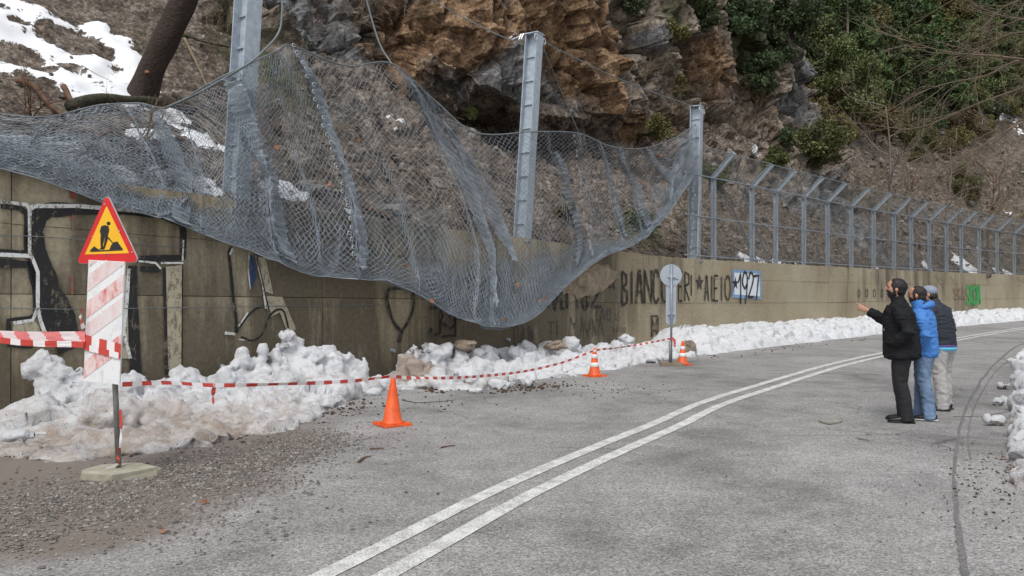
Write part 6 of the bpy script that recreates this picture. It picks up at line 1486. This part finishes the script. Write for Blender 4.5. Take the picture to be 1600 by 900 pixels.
# ------------------------------------------------------------------ dark trunk, roots and fallen wood on the left slope
def big_trunk():
    p, nn, s, t = hill_px(225, 150); Y = p[1]; th = thing('tree', 'thick dark leaning tree trunk on the snowy slope at the upper left', 'tree', p)
    P = [aty(212, 185, Y) - p, aty(222, 145, Y) - p, aty(244, 90, Y) - p, aty(273, 30, Y) - p, aty(292, -10, Y) - p, aty(320, -120, Y) - p, aty(350, -260, Y) - p]
    Q = spline(P, 40); r = np.interp(np.linspace(0, 1, 40), [0, .08, .25, .6, 1], [.36, .29, .245, .225, .17]); mb = MB(); mb.tube(Q, r, 22)
    V = np.concatenate(mb.V); q = V * 5; V = V + .05 * np.stack([perlin(q * np.array([1, 1, .35])), perlin(q * np.array([1, 1, .35]) + 9), 0 * q[:, 0]], -1); mb.V = [V]; put('trunk', mb.me('trunk', [M['bark_dark']], True), th)
    for (a, b_, c, r0) in [((232, 165), (262, 160), (300, 175), .12), ((215, 168), (160, 165), (120, 178), .15), ((205, 172), (180, 185), (150, 190), .13)]:
        mb = MB(); mb.tube(spline([aty(*a, Y - .1) - p, aty(*b_, Y - .25) - p, aty(*c, Y - .4) - p], 12), np.linspace(r0, r0 * .5, 12), 8); put('root', mb.me('root', [M['bark_dark']], True), th)
    mb = MB(); q = aty(229, 112, Y - .27) - p; mb.add(ICO2[0] * np.array([.045, .02, .035]) + q, ICO2[1]); put('broken_knot', mb.me('broken_knot', [M['cut_wood']]), th)
big_trunk()
def log(label, pts, r, m, t=None, cat='log', name='log', dt=0.):
    P = []
    for px, py in pts: q, nn, s, tt = hill_px(px, py); P.append(q + nn * (r * .6 + dt))
    P = np.array(P); c = P[0].copy(); mb = MB(); Q = spline(P - c, 18); Q = Q + .12 * r * np.stack([perlin(Q * 3), perlin(Q * 3 + 5), perlin(Q * 3 + 9)], -1) * 3
    mb.tube(Q, np.linspace(r, r * .6, 18), 9); put(name, mb.me(name, [M[m]], True), None, label, cat, loc=c)
log('mossy dark log lying at the foot of the dark trunk', [(104, 172), (160, 160), (245, 164)], .11, 'bark_moss', dt=.05)
log('brown bare branch slanting down over the snow at the far left', [(22, 124), (50, 140), (75, 162), (95, 186)], .05, 'wood_brown', dt=.05)
log('short thick broken branch stub beside the mossy log', [(95, 138), (106, 155), (117, 175)], .055, 'wood_brown', dt=.1)
log('grey branch lying on the snow right of the dark trunk', [(270, 150), (300, 165), (345, 200)], .05, 'bark_grey', dt=.08)
log('thin grey branch bent down behind the net below the trunk', [(276, 150), (285, 175), (320, 195), (335, 225)], .04, 'bark_grey', dt=.06)
log('brown log resting on the wall top behind the net seam', [(545, 314), (590, 330), (640, 350)], .06, 'wood_brown', dt=.03)
log('long pale twig on the rocky slope between trunk and leaning post', [(288, 60), (310, 95), (325, 135)], .03, 'twig_tan', dt=.08)
log('mossy branch leaning across the slope towards the leaning post', [(292, 58), (330, 72), (372, 80)], .035, 'bark_moss', dt=.1)
log('thin stick crossing the net below the dark trunk', [(140, 235), (190, 222), (240, 212)], .02, 'wood_brown', dt=.25)
# ------------------------------------------------------------------ small stuff
def stones(name, P, S_, m, seed, mats=None):
    rr = np.random.default_rng(seed); V0 = ICO1[0]; F0 = np.array(ICO1[1]) if name != 'gravel' else None
    if F0 is None:
        V0 = np.array([(1, 0, 0), (-1, 0, 0), (0, 1, 0), (0, -1, 0), (0, 0, 1), (0, 0, -1.)]); F0 = np.array([(0, 2, 4), (2, 1, 4), (1, 3, 4), (3, 0, 4), (2, 0, 5), (1, 2, 5), (3, 1, 5), (0, 3, 5)])
    n = len(P); A_ = rr.uniform(0, 6.28, n); c, s = np.cos(A_), np.sin(A_); k = len(V0)
    el = rr.uniform(.6, 1.4, (n, 1, 3)) * np.array([1, 1, .7]); V = V0[None] * el * (1 + .25 * rr.normal(size=(n, k, 1))) * S_[:, None, None]
    V = np.stack([V[..., 0] * c[:, None] - V[..., 1] * s[:, None], V[..., 0] * s[:, None] + V[..., 1] * c[:, None], V[..., 2]], -1) + P[:, None]
    Fc = (F0[None] + (np.arange(n) * k)[:, None, None]).reshape(-1, 3); put(name, mesh(name, V.reshape(-1, 3), Fc, M[m]), kind='stuff')
def island_mat(name, cols, rough=.9):
    m = mat(name, cols[0], rough); g = NG(m); i = g.island(); n = len(cols); g.col(g.ramp(i, [(k / (n - 1), c) for k, c in enumerate(cols)])); M[name] = m
island_mat('gravel', [(.06, .056, .053), (.14, .128, .118), (.22, .205, .19), (.12, .095, .078), (.34, .315, .29), (.10, .08, .065)])
island_mat('rubble', [(.06, .05, .04), (.13, .115, .10), (.22, .20, .18), (.10, .075, .055), (.27, .25, .23), (.08, .062, .048)])
island_mat('debris', [(.025, .017, .012), (.07, .042, .026), (.04, .028, .02), (.12, .06, .03)])
rr = np.random.default_rng(55); P = []
for cx, cy, rx, ry, n in [(480, 690, 70, 16, 1500), (430, 712, 80, 18, 1700), (330, 730, 110, 22, 2000), (250, 760, 130, 26, 1700), (110, 780, 130, 30, 1500), (200, 810, 150, 25, 700), (20, 830, 90, 40, 700), (390, 750, 80, 22, 800), (560, 680, 90, 30, 350), (280, 800, 260, 60, 600)]:
    for _ in range(n):
        q = gp(cx + rr.normal() * rx * .6, max(660, cy + rr.normal() * ry * .6)); P.append(q)
P = np.array(P); stones('gravel', P + np.array([0, 0, .004]), rr.uniform(.45, 1.3, len(P)) ** 2.4 * .0105, 'gravel', 3)
P = []; S_ = []
for _ in range(2600):
    s = rr.uniform(-9, 36); t = rr.random() ** 1.4 * 5; p, n = hill_pt(s, t)
    if s < -1.5 and t > 1.6 and rr.random() < .85: continue
    P.append(p + n * .02); S_.append(rr.uniform(.02, .05) * (1 + 2.5 * rr.random() ** 6))
stones('rubble', np.array(P), np.array(S_), 'rubble', 6)
P = []; S_ = []
def along(a, b, n, w, s0, s1):
    for _ in range(n):
        f = rr.random(); q = gp(a[0] + (b[0] - a[0]) * f, a[1] + (b[1] - a[1]) * f); q[:2] += rr.normal(size=2) * w; q[2] = .004; P.append(q); S_.append(rr.uniform(s0, s1))
along((780, 612), (880, 600), 120, .22, .01, .035); along((860, 600), (980, 612), 90, .5, .006, .018); along((600, 625), (700, 640), 60, .5, .005, .02); along((480, 650), (560, 630), 120, .25, .008, .03); along((300, 690), (480, 655), 120, .25, .006, .02); along((100, 700), (300, 690), 100, .35, .008, .025)
along((1530, 690), (1590, 830), 150, .28, .005, .013); along((1560, 720), (1600, 760), 80, .2, .005, .016); along((1500, 700), (1600, 880), 120, .35, .004, .01); along((1100, 560), (1340, 530), 60, .25, .01, .03); along((900, 800), (1400, 700), 40, 1.2, .004, .009); along((640, 600), (700, 612), 40, .2, .01, .04)
stones('debris', np.array(P), np.array(S_), 'debris', 8)
P = []; S_ = []
for _ in range(1500):
    s = rr.uniform(34, 75); t = rr.random() * 14; p, n = hill_pt(s, t); P.append(p + n * .03); S_.append(rr.uniform(.05, .14) * (1 + 2 * rr.random() ** 6))
stones('rubble', np.array(P), np.array(S_), 'rubble', 16)
mb = MB()
for _ in range(1300):
    far = rr.random() < .45; s = rr.uniform(33, 75) if far else rr.uniform(-9, 33); t = rr.random() * (14 if far else 5.5)
    if not far and s < -2 and t > 1.7 and rr.random() < .8: continue
    p, n = hill_pt(s, t); L_ = rr.uniform(.3, 1.3) * (2.0 if far else .8); d = rr.normal(size=3); d -= n * (d @ n) * .8; d /= np.linalg.norm(d); e = np.cross(d, n)
    mb.tube([p + n * .04 - d * L_ / 2, p + n * .09 + e * L_ * .06 * rr.normal(), p + n * (.06 + .1 * rr.random()) + d * L_ / 2], [.009 * (1.7 if far else .8), .007 * (1.7 if far else .8), .003], 3, int(rr.random() * 3), False)
put('twigs', mb.me('twigs', [M['twig_tan'], M['wood_brown'], M['bark_grey']]), kind='stuff')
def leaf_shape(r, seed):
    rr = np.random.default_rng(seed); n = 14; V = [(0, 0, .012)]
    for i in range(n): q = r * (1. if i % 2 == 0 else .55) * rr.uniform(.8, 1.15); a = 2 * math.pi * i / n; V.append((q * math.cos(a), q * math.sin(a) * .8, .25 * r * abs(math.sin(a)) + rr.normal() * .1 * r))
    return mesh('dry_leaf', V, [(0, i + 1, (i + 1) % n + 1) for i in range(n)], M['dry_leaf'], False)
LEAF = [leaf_shape(.085, i) for i in range(4)]
simple('leaf_orange', (.30, .135, .07), .3, 4, .8)
LEAF2 = [leaf_shape(.068, 9 + i) for i in range(3)]
for m in LEAF2: m.materials.clear(); m.materials.append(M['leaf_orange'])
for i, (px, py, t) in enumerate([(432, 230, .2), (608, 140, .45), (633, 415, -.65), (852, 465, -.85), (843, 470, -.85), (810, 445, -.7), (929, 308, .35), (1033, 243, .5), (1022, 315, .3), (1037, 287, .4), (1006, 286, .45), (862, 238, .3), (790, 500, -1.05), (700, 150, .4), (515, 288, .0), (560, 218, .3), (743, 363, -.2), (768, 422, -.5), (1026, 350, .2), (675, 470, -.8)]):
    o = put('dry_leaf', LEAF2[i % 3], None, 'dry orange leaf caught in the wire net', 'leaf', 'dry leaves caught in the net', loc=at(px, py, t - .22)); o.rotation_euler = (1.2 + .4 * math.sin(i * 3), .5 * math.cos(i * 5), i * 1.3)
for i, (px, py) in enumerate([(1585, 712), (1578, 735), (1592, 745), (256, 833), (320, 788), (515, 672)]):
    o = put('dry_leaf', (LEAF2 if i in (1, 3) else LEAF)[i % 3], None, ['curled brown leaf at the foot of the right snow heap, nearer the heap', 'pale brown leaf on the asphalt below the right snow heap', 'dark leaf at the right edge below the right snow heap', 'orange leaf on the gravel at the lower left', 'brown leaf in the gravel below the sign slab', 'brown leaf near the gravel left of the plain cone'][i], 'leaf', loc=gp(px, py) + np.array([0, 0, .015])); o.rotation_euler = (.25, .1, i * 1.7); o.scale = ((.8,) * 3 if i < 3 else (.5,) * 3)
def stick(label, pts, r, m='wood_brown'):
    P = np.array([gp(*p) + np.array([0, 0, r + .006]) for p in pts]); c = P[0].copy(); mb = MB(); Q = spline(P - c, 12); mb.tube(Q, np.linspace(r, r * .6, 12), 6); put('stick', mb.me('stick', [M[m]], True), None, label, 'stick', loc=c)
stick('short dark stick on the gravel left of and below the plain cone', [(560, 724), (570, 717), (580, 715)], .011)
stick('thin stick on the asphalt below the plain cone', [(578, 703), (600, 702)], .008)
stick('brown stick on the road right of the plain cone', [(689, 701), (700, 699), (711, 698)], .009)
stick('long thin dark twig curving on the road behind and right of the plain cone', [(628, 626), (650, 630), (680, 629), (712, 626)], .006, 'bark_dark')
stick('dark branch end at the lower right edge below the snow heap', [(1588, 746), (1620, 742)], .022, 'bark_dark')
mb = MB(); rr = np.random.default_rng(2); pts = [gp(*p) for p in [(1278, 659), (1300, 657), (1316, 658), (1314, 661), (1296, 664), (1286, 662)]]; c = pts[0].copy(); mb.add([p - c + np.array([0, 0, .008]) for p in pts] + [p - c + np.array([0, 0, .026]) for p in pts], [tuple(range(6))[::-1], tuple(range(6, 12))] + [(i, (i + 1) % 6, 6 + (i + 1) % 6, 6 + i) for i in range(6)]); put('concrete_chip', mb.me('concrete_chip', [M['stone']]), None, 'flat pale chip lying alone on the road between the centre line and the men', 'stone chip', loc=c)
